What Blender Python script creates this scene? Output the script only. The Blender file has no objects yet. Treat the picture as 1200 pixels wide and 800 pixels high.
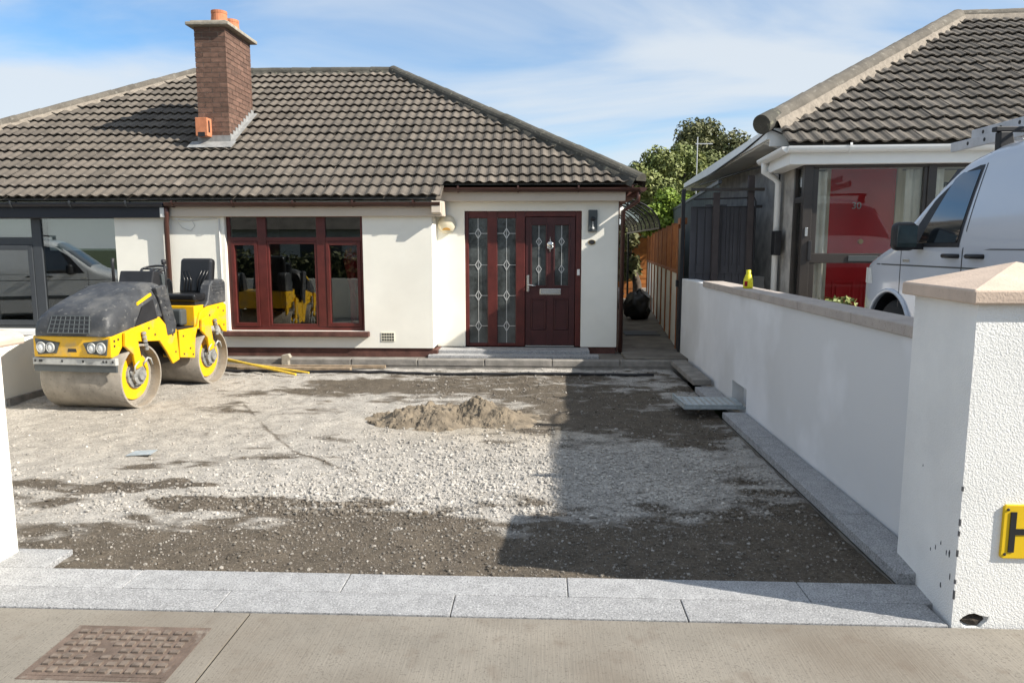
import bpy, bmesh, math, random
import numpy as np
from mathutils import Matrix, Vector
random.seed(7); RNG = np.random.default_rng(11)
S = bpy.context.scene; COL = S.collection
rad = math.radians

# ------------------------------------------------------------------ camera, sky, sun, exposure
cam_d = bpy.data.cameras.new('camera'); cam = bpy.data.objects.new('camera', cam_d); COL.objects.link(cam)
cam_d.sensor_width = 36; cam_d.lens = 36 * 850 / 1200; cam_d.clip_end = 3000; cam_d.clip_start = .05
cam.location = (0, 0, 1.65); cam.rotation_euler = (rad(90 - 7.4), 0, rad(2.4)); S.camera = cam
SUN = Vector((1.34, -.42, 1.0)).normalized()
ELEV = math.asin(SUN.z); AZ = math.atan2(SUN.x, SUN.y)
W = bpy.data.worlds.new('World'); S.world = W; W.use_nodes = True
nt = W.node_tree; nt.nodes.clear()
def wn(t, **k):
    n = nt.nodes.new(t)
    for a, b in k.items(): setattr(n, a, b)
    return n
sky = wn('ShaderNodeTexSky', sky_type='NISHITA', sun_disc=False, sun_elevation=ELEV, sun_rotation=AZ, altitude=20, air_density=1.0, dust_density=.0, ozone_density=2.5)
tc = wn('ShaderNodeTexCoord'); sep = wn('ShaderNodeSeparateXYZ'); nt.links.new(tc.outputs['Generated'], sep.inputs[0])
mx = wn('ShaderNodeMath', operation='MAXIMUM'); nt.links.new(sep.outputs[2], mx.inputs[0]); mx.inputs[1].default_value = 0.0
ad = wn('ShaderNodeMath', operation='ADD'); nt.links.new(mx.outputs[0], ad.inputs[0]); ad.inputs[1].default_value = .22
dv = wn('ShaderNodeVectorMath', operation='DIVIDE'); nt.links.new(tc.outputs['Generated'], dv.inputs[0])
cb = wn('ShaderNodeCombineXYZ')
for i in range(3): nt.links.new(ad.outputs[0], cb.inputs[i])
nt.links.new(cb.outputs[0], dv.inputs[1])
mp = wn('ShaderNodeMapping'); nt.links.new(dv.outputs[0], mp.inputs[0])
mp.inputs['Location'].default_value = (11.7, 6.2, 0); mp.inputs['Scale'].default_value = (.62, 1.05, .5)
nz = wn('ShaderNodeTexNoise'); nz.inputs['Scale'].default_value = 1.0; nz.inputs['Detail'].default_value = 7; nz.inputs['Roughness'].default_value = .52
nz.inputs['Distortion'].default_value = .5
nt.links.new(mp.outputs[0], nz.inputs['Vector'])
rp = wn('ShaderNodeValToRGB'); rp.color_ramp.elements[0].position = .35; rp.color_ramp.elements[1].position = .60
rp.color_ramp.interpolation = 'EASE'
nt.links.new(nz.outputs[0], rp.inputs[0])
mm = wn('ShaderNodeMath', operation='MULTIPLY_ADD'); nt.links.new(rp.outputs[0], mm.inputs[0]); mm.inputs[1].default_value = .88; mm.inputs[2].default_value = .04
hz = wn('ShaderNodeMapRange'); nt.links.new(mx.outputs[0], hz.inputs[0]); hz.inputs['From Min'].default_value = 0; hz.inputs['From Max'].default_value = .20; hz.inputs['To Min'].default_value = .92; hz.inputs['To Max'].default_value = 0
hm = wn('ShaderNodeMath', operation='MAXIMUM'); nt.links.new(mm.outputs[0], hm.inputs[0]); nt.links.new(hz.outputs[0], hm.inputs[1])
mixc = wn('ShaderNodeMixRGB'); nt.links.new(hm.outputs[0], mixc.inputs[0]); hsv = wn('ShaderNodeHueSaturation'); hsv.inputs['Saturation'].default_value = 1.25; hsv.inputs['Value'].default_value = 1.2; nt.links.new(sky.outputs[0], hsv.inputs['Color']); nt.links.new(hsv.outputs[0], mixc.inputs[1])
mixc.inputs[2].default_value = (5.3, 5.75, 6.2, 1)
bg = wn('ShaderNodeBackground'); bg.inputs[1].default_value = .078; nt.links.new(mixc.outputs[0], bg.inputs[0])
ow = wn('ShaderNodeOutputWorld'); nt.links.new(bg.outputs[0], ow.inputs[0])
sl = bpy.data.lights.new('sun', 'SUN'); sl.energy = 4.8; sl.angle = rad(.55); sl.color = (1, .94, .84)
so = bpy.data.objects.new('sun', sl); COL.objects.link(so); so.rotation_euler = SUN.to_track_quat('Z', 'Y').to_euler(); so.location = (12, -5, 12)
S.view_settings.view_transform = 'Standard'; S.view_settings.look = 'None'; S.view_settings.gamma = 1
S.view_settings.use_curve_mapping = False; S.view_settings.exposure = .88

# ------------------------------------------------------------------ materials
MATS = {}
def mat(name, col, rough=.8, var=.15, scale=8., bump=0., bscale=None, metal=0., col2=None, spec=.4, objrand=0., coat=0., detail=6, lo=.35, hi=.65):
    """Principled, colour varied by noise between two tones, optional fine bump and a per-object tint."""
    if name in MATS: return MATS[name]
    m = bpy.data.materials.new(name); m.use_nodes = True; MATS[name] = m
    t = m.node_tree; b = t.nodes['Principled BSDF']
    b.inputs['Roughness'].default_value = rough; b.inputs['Metallic'].default_value = metal
    b.inputs['Specular IOR Level'].default_value = spec
    if coat: b.inputs['Coat Weight'].default_value = coat; b.inputs['Coat Roughness'].default_value = .06
    c = t.nodes.new('ShaderNodeTexCoord')
    n = t.nodes.new('ShaderNodeTexNoise'); n.inputs['Scale'].default_value = scale; n.inputs['Detail'].default_value = detail; n.inputs['Roughness'].default_value = .6
    t.links.new(c.outputs['Object'], n.inputs['Vector'])
    r = t.nodes.new('ShaderNodeValToRGB'); e = r.color_ramp.elements
    e[0].position = lo; e[1].position = hi
    c2 = col2 or tuple(x * (1 + var) for x in col)
    c1 = col if col2 else tuple(x * (1 - var) for x in col)
    e[0].color = (*c1, 1); e[1].color = (*c2, 1)
    t.links.new(n.outputs[0], r.inputs[0]); out = r.outputs[0]
    if objrand:
        oi = t.nodes.new('ShaderNodeObjectInfo'); h = t.nodes.new('ShaderNodeHueSaturation')
        mr = t.nodes.new('ShaderNodeMapRange'); mr.inputs['To Min'].default_value = 1 - objrand; mr.inputs['To Max'].default_value = 1 + objrand
        t.links.new(oi.outputs['Random'], mr.inputs[0]); t.links.new(mr.outputs[0], h.inputs['Value']); t.links.new(out, h.inputs['Color']); out = h.outputs[0]
    t.links.new(out, b.inputs['Base Color'])
    if bump:
        n2 = t.nodes.new('ShaderNodeTexNoise'); n2.inputs['Scale'].default_value = bscale or scale * 8; n2.inputs['Detail'].default_value = 4
        t.links.new(c.outputs['Object'], n2.inputs['Vector'])
        bp = t.nodes.new('ShaderNodeBump'); bp.inputs['Strength'].default_value = min(1, bump); bp.inputs['Distance'].default_value = .01 * max(1, bump)
        t.links.new(n2.outputs[0], bp.inputs['Height']); t.links.new(bp.outputs[0], b.inputs['Normal'])
    return m
def speckle(m, scale, col, lo, hi, fac=1.):
    """adds a second noise layer (lichen, grit, splashes) over a mat() colour"""
    t = m.node_tree; b = t.nodes['Principled BSDF']; src = b.inputs['Base Color'].links[0].from_socket
    c = t.nodes.new('ShaderNodeTexCoord'); n = t.nodes.new('ShaderNodeTexNoise'); n.inputs['Scale'].default_value = scale; n.inputs['Detail'].default_value = 5
    t.links.new(c.outputs['Object'], n.inputs['Vector'])
    r = t.nodes.new('ShaderNodeValToRGB'); r.color_ramp.elements[0].position = lo; r.color_ramp.elements[1].position = hi
    r.color_ramp.elements[1].color = (fac, fac, fac, 1)
    t.links.new(n.outputs[0], r.inputs[0]); x = t.nodes.new('ShaderNodeMixRGB'); t.links.new(r.outputs[0], x.inputs[0])
    t.links.new(src, x.inputs[1]); x.inputs[2].default_value = (*col, 1); t.links.new(x.outputs[0], b.inputs['Base Color'])
    return m
def glass(name, tint=(.9, .93, .92), refl=.05, gain=1.3, rough=0.):
    m = bpy.data.materials.new(name); m.use_nodes = True; t = m.node_tree; t.nodes.clear(); MATS[name] = m
    tr = t.nodes.new('ShaderNodeBsdfTransparent'); tr.inputs[0].default_value = (*tint, 1)
    gl = t.nodes.new('ShaderNodeBsdfGlossy'); gl.inputs['Roughness'].default_value = rough
    fr = t.nodes.new('ShaderNodeFresnel'); fr.inputs[0].default_value = 1.5
    ma = t.nodes.new('ShaderNodeMath'); ma.operation = 'MULTIPLY_ADD'; ma.use_clamp = True; ma.inputs[1].default_value = gain; ma.inputs[2].default_value = refl
    mi = t.nodes.new('ShaderNodeMixShader'); o = t.nodes.new('ShaderNodeOutputMaterial')
    t.links.new(fr.outputs[0], ma.inputs[0]); t.links.new(ma.outputs[0], mi.inputs[0]); t.links.new(tr.outputs[0], mi.inputs[1]); t.links.new(gl.outputs[0], mi.inputs[2]); t.links.new(mi.outputs[0], o.inputs[0])
    return m
def vcol_mat(name, rough=.95, bump=.5, bscale=60.):
    m = bpy.data.materials.new(name); m.use_nodes = True; t = m.node_tree; b = t.nodes['Principled BSDF']; MATS[name] = m
    b.inputs['Roughness'].default_value = rough; b.inputs['Specular IOR Level'].default_value = .2
    a = t.nodes.new('ShaderNodeAttribute'); a.attribute_name = 'Col'
    c = t.nodes.new('ShaderNodeTexCoord'); n = t.nodes.new('ShaderNodeTexNoise'); n.inputs['Scale'].default_value = bscale; n.inputs['Detail'].default_value = 8; n.inputs['Roughness'].default_value = .7
    t.links.new(c.outputs['Object'], n.inputs['Vector'])
    mr = t.nodes.new('ShaderNodeMapRange'); mr.inputs['From Min'].default_value = .3; mr.inputs['From Max'].default_value = .7; mr.inputs['To Min'].default_value = .55; mr.inputs['To Max'].default_value = 1.45
    t.links.new(n.outputs[0], mr.inputs[0]); h = t.nodes.new('ShaderNodeHueSaturation'); t.links.new(a.outputs[0], h.inputs['Color']); t.links.new(mr.outputs[0], h.inputs['Value'])
    t.links.new(h.outputs[0], b.inputs['Base Color'])
    bp = t.nodes.new('ShaderNodeBump'); bp.inputs['Strength'].default_value = bump; bp.inputs['Distance'].default_value = .015
    t.links.new(n.outputs[0], bp.inputs['Height']); t.links.new(bp.outputs[0], b.inputs['Normal'])
    return m
M = dict(
 render=speckle(mat('render_white', (.80, .775, .69), .9, .05, 1.2, .25, 220), .9, (.70, .665, .58), .48, .72, .45),
 roughcast=mat('roughcast_white', (.78, .77, .74), .9, .06, 2, .45, 140),
 plaster=speckle(mat('wall_plaster', (.66, .66, .66), .9, 0, .6, .15, 120, col2=(.74, .74, .745), lo=.42, hi=.56), .55, (.56, .555, .54), .5, .56, .55),
 pebbledash=mat('pebbledash_grey', (.36, .34, .31), .95, .25, 5, 1., 130),
 tile=speckle(speckle(mat('roof_tile_concrete', (.122, .104, .086), .92, .32, 2.2, .6, 90, objrand=.22), 26, (.32, .31, .27), .64, .73, .7), 4, (.075, .07, .052), .54, .7, .6),
 tile_dark=speckle(mat('roof_tile_dark', (.125, .11, .093), .92, .28, 2.2, .6, 90, objrand=.2), 26, (.26, .25, .22), .68, .76, .6),
 ridge=speckle(mat('ridge_tile_dark', (.07, .066, .055), .95, .2, 6, .6, 60, objrand=.15), 15, (.26, .25, .18), .62, .7, .5),
 mortar=mat('mortar', (.25, .215, .175), .95, .2, 20, .5, 90),
 ridge_pale=speckle(mat('ridge_tile_pale', (.13, .115, .095), .95, .2, 6, .6, 60, objrand=.12), 15, (.28, .26, .22), .58, .7, .5),
 brick=mat('chimney_brick', (.145, .083, .060), .9, .28, 14, .5, 120, objrand=.22),
 brick_mortar=mat('brick_mortar', (.3, .25, .2), .95, .2, 20, .3),
 lead=mat('lead_flashing', (.25, .25, .245), .6, .2, 9, .2),
 terracotta=mat('terracotta', (.47, .18, .09), .85, .18, 10, .2),
 cap=mat('concrete_cap', (.3, .27, .22), .9, .2, 12, .4),
 brown_upvc=mat('brown_gutter', (.06, .026, .02), .35, .1, 5),
 fascia_cream=mat('fascia_cream', (.52, .45, .37), .6, .05, 2),
 navy=mat('fascia_navy', (.012, .014, .022), .4, .1, 3),
 frame_grey=mat('frame_anthracite', (.045, .05, .056), .45, .08, 4),
 burgundy=mat('frame_burgundy', (.085, .017, .014), .38, .18, 6, .05, 40),
 burgundy_dark=mat('door_burgundy', (.055, .014, .014), .42, .15, 6, .12, 90),
 plinth=mat('plinth_red_brown', (.10, .045, .035), .9, .3, 6, .3),
 granite=speckle(speckle(mat('granite', (.31, .31, .312), .75, .15, 12, .3, 300, objrand=.08), 130, (.11, .11, .115), .53, .60, .75), 95, (.5, .5, .5), .55, .64, .7),
 concrete=mat('pavement_concrete', (.30, .265, .22), .92, .12, 2.2, .3, 160),
 conc_old=mat('old_concrete', (.15, .135, .115), .95, .3, 3, .4, 60),
 kerb=mat('kerb_concrete', (.22, .205, .185), .95, .25, 6, .4, 70),
 coping=speckle(mat('coping_stone', (.40, .35, .31), .9, .1, 5, .3, 90), 60, (.2, .17, .15), .6, .7, .5),
 capstone=speckle(mat('pillar_capstone', (.56, .44, .35), .9, .1, 5, .25, 90), 70, (.3, .24, .2), .62, .72, .5),
 soil_under=mat('earth', (.16, .13, .1), .95, .2, 2, .4),
 asphalt=mat('asphalt', (.05, .05, .052), .9, .2, 8, .4, 120),
 white=mat('white_upvc', (.78, .78, .76), .4, .03, 3),
 white_dirty=mat('white_soffit', (.6, .59, .56), .6, .12, 2.5),
 brown_frame=mat('frame_dark_brown', (.04, .034, .03), .4, .1, 5),
 red=mat('door_red', (.62, .012, .02), .35, .08, 3),
 cream=mat('interior_cream', (.74, .70, .56), .8, .08, 2),
 curtain=mat('curtain_net', (.78, .74, .64), .9, .08, 6),
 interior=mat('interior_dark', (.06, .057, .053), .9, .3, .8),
 blind=mat('roller_blind', (.84, .86, .84), .8, .03, 2),
 chrome=mat('chrome', (.6, .6, .58), .25, .05, 4, metal=.9),
 brass=mat('brass', (.6, .42, .16), .35, .05, 4, metal=.8),
 leadcame=mat('lead_came', (.5, .5, .49), .4, .1, 9, metal=.4),
 obscure=mat('obscure_glass', (.055, .062, .062), .14, .5, 5, .25, 25, spec=.6),
 black=mat('black_plastic', (.018, .018, .02), .5, .2, 8),
 grey_lamp=mat('lamp_grey', (.06, .068, .07), .5, .08, 8),
 gate=mat('gate_grey', (.06, .06, .068), .7, .15, 2),
 gate_bar=mat('gate_bar_black', (.022, .022, .025), .55, .1, 4),
 orange_wood=mat('fence_orange', (.36, .13, .03), .75, .25, 6, .3, 40, objrand=.12),
 post_wood=mat('post_orange', (.3, .12, .05), .8, .2, 6),
 green_sheet=mat('green_sheet', (.07, .09, .085), .7, .15, 3),
 yellow=speckle(mat('roller_yellow', (.72, .40, .006), .42, .06, 5), 6, (.34, .26, .15), .54, .72, .6),
 hood=speckle(speckle(mat('roller_hood', (.042, .044, .048), .5, .25, 6, .2, 60), 22, (.26, .25, .23), .6, .74, .6), 5, (.14, .135, .125), .5, .7, .55),
 drum=speckle(mat('drum_steel', (.27, .24, .2), .62, .18, 6, .25, 70), 30, (.14, .12, .10), .58, .7, .6),
 silver=mat('silver_bar', (.36, .36, .34), .55, .2, 9),
 hub=mat('hub_grey', (.2, .2, .19), .6, .35, 16, .2),
 vinyl=mat('black_vinyl', (.012, .012, .013), .3, .1, 6),
 lamp_lens=mat('lamp_lens', (.75, .75, .72), .12, .1, 30, spec=.8),
 vanpaint=mat('van_paint', (.56, .58, .62), .22, .02, 1, coat=.8, spec=.5),
 vangrey=mat('van_paint_grey', (.56, .57, .57), .28, .02, 1, coat=.8),
 tyre=mat('tyre', (.02, .02, .02), .85, .2, 20),
 alu=mat('aluminium', (.5, .51, .53), .45, .1, 9, metal=.3),
 sign_yellow=mat('sign_yellow', (.72, .47, .008), .5, .05, 6),
 sand=mat('sand', (.17, .138, .10), .98, .35, 7, .9, 70),
 iron=speckle(mat('cast_iron', (.13, .095, .075), .8, .25, 8, .4, 60), 14, (.28, .25, .21), .58, .72, .6),
 bark=mat('bark', (.08, .06, .045), .95, .3, 12, .6, 40),
 bag=mat('bin_bag', (.012, .012, .012), .35, .2, 8, .5, 20),
 bottle=mat('yellow_plastic', (.68, .62, .02), .4, .1, 8),
 timber=mat('weathered_timber', (.25, .19, .13), .9, .25, 12, .3),
 pole_y=mat('yellow_pole', (.66, .45, .05), .5, .15, 20),
 galv=mat('galvanised', (.42, .47, .49), .45, .15, 20, metal=.4),
 alarm=mat('alarm_cream', (.62, .56, .42), .5, .05, 4),
 render_grey=mat('render_side', (.5, .49, .46), .95, .1, 3, .4, 120),
 vasered=mat('red_glass', (.3, .01, .02), .15, .5, 40),
)
M['pane'] = glass('window_pane', (.78, .82, .8), .06, 1.5)
M['pane_grey'] = glass('window_pane_grey', (.8, .84, .83), .12, 1.3)
M['vanglass'] = glass('van_glass', (.16, .19, .2), .05, 1.2)
M['porchglass'] = glass('porch_glass', (.95, .96, .95), .0, .75)
def leafmat(name, c1, c2):
    m = mat(name, c1, .6, 0, 2.6, col2=c2, spec=.3, detail=8); b = m.node_tree.nodes['Principled BSDF']
    return m
M['leaf_light'] = leafmat('leaf_light', (.12, .155, .045), (.24, .255, .085))
M['leaf_dark'] = leafmat('leaf_dark', (.06, .075, .028), (.15, .145, .055))
M['leaf_bright'] = leafmat('leaf_bright', (.12, .2, .02), (.2, .27, .035))

# ------------------------------------------------------------------ mesh helpers
class MB:
    def __init__(s): s.v = []; s.f = []
    def add(s, vs, fs):
        o = len(s.v); s.v += [tuple(p) for p in vs]; s.f += [tuple(i + o for i in f) for f in fs]; return s
    def box(s, x0, x1, y0, y1, z0, z1):
        return s.add([(x, y, z) for z in (z0, z1) for y in (y0, y1) for x in (x0, x1)], [(0, 2, 3, 1), (4, 5, 7, 6), (0, 1, 5, 4), (2, 6, 7, 3), (0, 4, 6, 2), (1, 3, 7, 5)])
    def prism(s, poly, axis, a0, a1):
        n = len(poly)
        def P(p, a):
            return {'x': (a, p[0], p[1]), 'y': (p[0], a, p[1]), 'z': (p[0], p[1], a)}[axis]
        return s.add([P(p, a0) for p in poly] + [P(p, a1) for p in poly], [tuple(range(n))[::-1], tuple(range(n, 2 * n))] + [(i, (i + 1) % n, n + (i + 1) % n, n + i) for i in range(n)])
    def cyl(s, p0, p1, r, n=12, r2=None, cap=True):
        p0 = Vector(p0); p1 = Vector(p1); r2 = r if r2 is None else r2; d = (p1 - p0).normalized()
        a = d.orthogonal().normalized(); b = d.cross(a)
        ring = lambda p, q: [p + (a * math.cos(2 * math.pi * i / n) + b * math.sin(2 * math.pi * i / n)) * q for i in range(n)]
        fs = [(i, (i + 1) % n, n + (i + 1) % n, n + i) for i in range(n)]
        if cap: fs += [tuple(range(n))[::-1], tuple(range(n, 2 * n))]
        return s.add(ring(p0, r) + ring(p1, r2), fs)
    def tube(s, pts, r, n=6):
        pts = [Vector(p) for p in pts]; rings = []; a = None
        for i, p in enumerate(pts):
            d = (pts[min(i + 1, len(pts) - 1)] - pts[max(i - 1, 0)]).normalized()
            a = d.orthogonal().normalized() if a is None else (a - d * a.dot(d)).normalized()
            b = d.cross(a); rr = r[i] if isinstance(r, (list, tuple)) else r
            rings += [p + (a * math.cos(2 * math.pi * k / n) + b * math.sin(2 * math.pi * k / n)) * rr for k in range(n)]
        m = len(pts)
        fs = [(j * n + i, j * n + (i + 1) % n, (j + 1) * n + (i + 1) % n, (j + 1) * n + i) for j in range(m - 1) for i in range(n)]
        return s.add(rings, fs + [tuple(range(n))[::-1], tuple(range((m - 1) * n, m * n))])
    def lathe(s, c, prof, axis='z', n=20):
        vs = []
        for (r, h) in prof:
            for i in range(n):
                a = 2 * math.pi * i / n; u, w = r * math.cos(a), r * math.sin(a)
                vs.append({'z': (c[0] + u, c[1] + w, c[2] + h), 'x': (c[0] + h, c[1] + u, c[2] + w), 'y': (c[0] + w, c[1] + h, c[2] + u)}[axis])
        m = len(prof)
        return s.add(vs, [(j * n + i, j * n + (i + 1) % n, (j + 1) * n + (i + 1) % n, (j + 1) * n + i) for j in range(m - 1) for i in range(n)])
    def grid(s, rows):
        m, n = len(rows), len(rows[0])
        return s.add([p for r in rows for p in r], [(j * n + i, j * n + i + 1, (j + 1) * n + i + 1, (j + 1) * n + i) for j in range(m - 1) for i in range(n - 1)])
    def mesh(s, name, m=None, smooth=False):
        me = bpy.data.meshes.new(name); me.from_pydata(s.v, [], s.f); me.update()
        bm = bmesh.new(); bm.from_mesh(me); bmesh.ops.recalc_face_normals(bm, faces=bm.faces); bm.to_mesh(me); bm.free()
        if m: me.materials.append(m)
        if smooth: me.polygons.foreach_set('use_smooth', [True] * len(me.polygons))
        return me
    def build(s, name, m, parent=None, smooth=False, bevel=0, seg=2, auto=False):
        o = link(name, s.mesh(name, m, smooth or auto), parent)
        if bevel:
            b = o.modifiers.new('bevel', 'BEVEL'); b.width = bevel; b.segments = seg; b.limit_method = 'ANGLE'; b.angle_limit = rad(40)
        return o
WORLD = {}
def link(name, me, parent=None):
    o = bpy.data.objects.new(name, me); COL.objects.link(o)
    if parent is not None:
        o.parent = parent
        if parent.name in WORLD: o.matrix_parent_inverse = Matrix.Translation(-Vector(WORLD[parent.name]))
    return o
def tag(o, label=None, cat=None, group=None, kind=None):
    if label: o['label'] = label
    if cat: o['category'] = cat
    if group: o['group'] = group
    if kind: o['kind'] = kind
    return o
def thing(name, label, cat, loc=(0, 0, 0), group=None, rz=None):
    """Empty at the base of a thing; with rz the parts are modelled in its local frame, without it in world coordinates"""
    o = bpy.data.objects.new(name, None); COL.objects.link(o); o.location = loc; o.empty_display_size = .2
    if rz is None: WORLD[o.name] = loc
    else: o.rotation_euler = (0, 0, rz)
    return tag(o, label, cat, group)
def struct(name, mb, m, **k): return tag(mb.build(name, m, **k), kind='structure')
def copy_tree(o, parent=None):
    c = o.copy(); COL.objects.link(c)
    if parent: c.parent = parent
    for ch in list(o.children): copy_tree(ch, c)
    return c
def vnoise(x, y, seed=0):
    xi = np.floor(x).astype(int); yi = np.floor(y).astype(int); fx = x - xi; fy = y - yi
    fx = fx * fx * (3 - 2 * fx); fy = fy * fy * (3 - 2 * fy)
    def h(a, b):
        n = (a * 374761393 + b * 668265263 + seed * 1442695041) & 0xffffffff
        n = ((n ^ (n >> 13)) * 1274126177) & 0xffffffff
        return ((n ^ (n >> 16)) & 0xffff) / 65535.
    return (h(xi, yi) * (1 - fx) + h(xi + 1, yi) * fx) * (1 - fy) + (h(xi, yi + 1) * (1 - fx) + h(xi + 1, yi + 1) * fx) * fy
def fbm(x, y, seed=0, oct=4):
    s = 0; a = .5; t = 0
    for k in range(oct):
        s = s + a * vnoise(x * 2 ** k + 17.3 * k, y * 2 ** k - 9.1 * k, seed + k); t += a; a *= .55
    return s / t

# ------------------------------------------------------------------ ground, road, pavement
struct('ground', MB().grid([[(x, y, -.30) for x in (-900, -40, 40, 900)] for y in (-900, -30, 60, 900)]), mat('grass_ground', (.05, .07, .025), .95, .3, .5))
struct('road', MB().box(-80, 80, -6.2, .2, -.28, -.12), M['asphalt'])
pv = mat('pavement_brushed', (.215, .194, .163), .92, .14, 1.6)
t = pv.node_tree; b = t.nodes['Principled BSDF']; c = t.nodes.new('ShaderNodeTexCoord'); mpp = t.nodes.new('ShaderNodeMapping'); mpp.inputs['Scale'].default_value = (110, 5, 30)
n1 = t.nodes.new('ShaderNodeTexNoise'); n1.inputs['Scale'].default_value = 1; n1.inputs['Detail'].default_value = 3
bp = t.nodes.new('ShaderNodeBump'); bp.inputs['Strength'].default_value = .35; bp.inputs['Distance'].default_value = .005
t.links.new(c.outputs['Object'], mpp.inputs[0]); t.links.new(mpp.outputs[0], n1.inputs['Vector']); t.links.new(n1.outputs[0], bp.inputs['Height']); t.links.new(bp.outputs[0], b.inputs['Normal'])
speckle(pv, 120, (.09, .078, .065), .56, .68, .6); speckle(pv, 1.1, (.15, .125, .098), .48, .66, .7); speckle(pv, 7, (.14, .11, .085), .58, .72, .5)
pav = struct('pavement', MB().box(-80, -1.33, .34, 3.07, -.2, -.004).box(-1.318, 80, .34, 3.07, -.2, -.004), pv)
for i in range(-3, 5): MB().box(i * 2.2, i * 2.2 + 2.19, .2, .335, -.2, .002).build('kerb_stone', M['kerb'], pav, bevel=.015)
struct('far_pavement', MB().box(-80, 80, -8, -6.2, -.2, -.01), M['concrete'])
# granite border: two rows across the entrance, one kerb row along the right wall, one slab on the left
gb = tag(MB().box(-3.9, 1.75, 3.075, 3.49, -.12, -.012).build('granite_border', M['conc_old']), kind='structure')
def slabs(edges, y0, y1, parent, z=0., ax='x', g=.0022):
    for a, b_ in zip(edges[:-1], edges[1:]):
        dz = random.uniform(-.0015, .0015)
        m_ = MB().box(a + g, b_ - g, y0 + g, y1 - g, z - .06, z + dz) if ax == 'x' else MB().box(y0 + g, y1 - g, a + g, b_ - g, z - .06, z + dz)
        m_.build('granite_slab', M['granite'], parent, bevel=.004)
slabs([-3.85, -2.65, -1.5, -.41, .66, 1.795], 3.08, 3.283, gb)
slabs([-3.85, -3.2, -2.05, -.97, .13, 1.27, 1.99], 3.283, 3.487, gb)
slabs([3.487, 3.72], -3.3, -2.58, gb, .0, 'y')
ge = tag(MB().box(1.765, 1.98, 3.49, 7.02, -.12, -.02).build('granite_edging', M['conc_old']), kind='structure')
slabs([3.487, 4.3, 5.2, 6.1, 7.03], 1.762, 1.985, ge, .052, 'y'); slabs([7.62, 8.33], 1.765, 1.985, ge, .052, 'y')
# house-side kerb, strip of old concrete by the house, passage path
struct('concrete_strip', MB().box(-5.45, 1.16, 9.98, 11.0, -.2, .09), M['conc_old'])
hk = tag(MB().box(-5.45, 2.0, 9.86, 9.976, -.2, .06).build('house_kerb', M['kerb']), kind='structure')
for i in range(8): MB().box(-5.44 + i * .93, -5.44 + i * .93 + .922, 9.85, 9.985, .02, .112 + random.uniform(-.004, .004)).build('kerb_stone', M['kerb'], hk, bevel=.012)
struct('passage_path', MB().prism([(1.16, 9.99), (2.1, 9.99), (3.6, 26), (1.16, 26)], 'z', -.2, .125), M['conc_old'])
struct('neighbour_driveway', MB().prism([(2.15, 3.3), (14, 3.3), (14, 30), (3.5, 30), (2.15, 10.5)], 'z', -.25, .44), M['kerb'])
struct('left_driveway', MB().box(-16, -5.9, 3.1, 10.2, -.2, -.02), M['concrete'])
struct('back_garden', MB().box(-14, 14, 26, 60, -.25, .05), mat('lawn', (.06, .09, .02), .95, .3, 2))

# driveway: dug-over stone and soil
def soil(x, y):
    n = fbm(x * .9 + 3, y * 1.6, 3, 5); n2 = fbm(x * 4.2, y * 8, 9, 5)
    g = lambda cx, cy, sx, sy: np.exp(-((x - cx) / sx) ** 2 - ((y - cy) / sy) ** 2)
    n3 = fbm(x * 1.1 + 7, y * 4.5 + 2, 33, 5)
    s = 1.0 * g(-1.6, 3.7, 2.2, .60) + .75 * g(-.2, 3.65, 1.3, .42) + .95 * g(1.5, 4.0, .9, .8) + 1.5 * g(-1.9, 4.65, 1.6, .55) * np.clip((n3 - .42) * 5, 0, 1) + 1.0 * g(-3, 5.2, 1.2, .45) * np.clip((n3 - .5) * 6, 0, 1) + 1.05 * g(.9, 7.3, 1.1, 1.1) + .5 * g(1.5, 5.6, .35, 1.2)
    s += .75 * g(-2.2, 8.4, .9, .55) + .75 * g(-.4, 8.7, 2.2, .8) + .35 * g(-1.9, 6.2, .9, .4) - .5 * g(-.3, 5.2, 1.2, .7) - .35 * g(-4, 6.5, 1.6, 1.5) - .35 * g(-1.4, 7.9, .7, .3) - .3 * g(.9, 5.6, .8, .35)
    s = s + (n - .5) * 1.25 + (n2 - .5) * 1.7 - .04
    def seg(a, b, w, k):
        dx, dy = b[0] - a[0], b[1] - a[1]; t_ = np.clip(((x - a[0]) * dx + (y - a[1]) * dy) / (dx * dx + dy * dy), 0, 1)
        d = np.hypot(x - a[0] - t_ * dx, y - a[1] - t_ * dy); return k * np.exp(-(d / w) ** 2)
    for a, b, w, k in CRK: s = s + seg(a, b, w, k)
    return np.clip(s, 0, 1)
CRK = [((-3.2, 7.55), (-2.56, 6.5), .012, .9), ((-2.56, 6.5), (-2.02, 5.75), .012, .9), ((-2.02, 5.75), (-1.33, 5.17), .014, .8), ((-3.52, 6.3), (-3.05, 5.85), .03, .6), ((-3.12, 6.5), (-2.9, 5.95), .03, .6), ((-4.6, 6.9), (-4.2, 6.8), .05, .5), ((-3.3, 7.3), (-2.9, 7.25), .06, .6)]
def tanny(x, y):
    g = lambda cx, cy, sx, sy: np.exp(-((x - cx) / sx) ** 2 - ((y - cy) / sy) ** 2)
    return np.clip(1.1 * g(-.35, 6.7, 1.1, .65) + .7 * g(-4.0, 6.6, 1.9, 1.9) + .6 * g(-2.3, 3.6, .6, .25) + .8 * g(.0, 3.5, 1.6, .07), 0, 1)
def gz(x, y):
    return -.035 + .045 * (fbm(x * 1.3, y * 1.3, 21, 4) - .5) + .028 * (fbm(x * 7, y * 7, 5, 3) - .5) + .022 * np.clip((y - 7.5) / 2.3, 0, 1)
xs = np.linspace(-5.72, 1.78, 380); ys = np.concatenate([np.linspace(3.47, 6, 190), np.linspace(6.02, 9.87, 170)])
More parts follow.
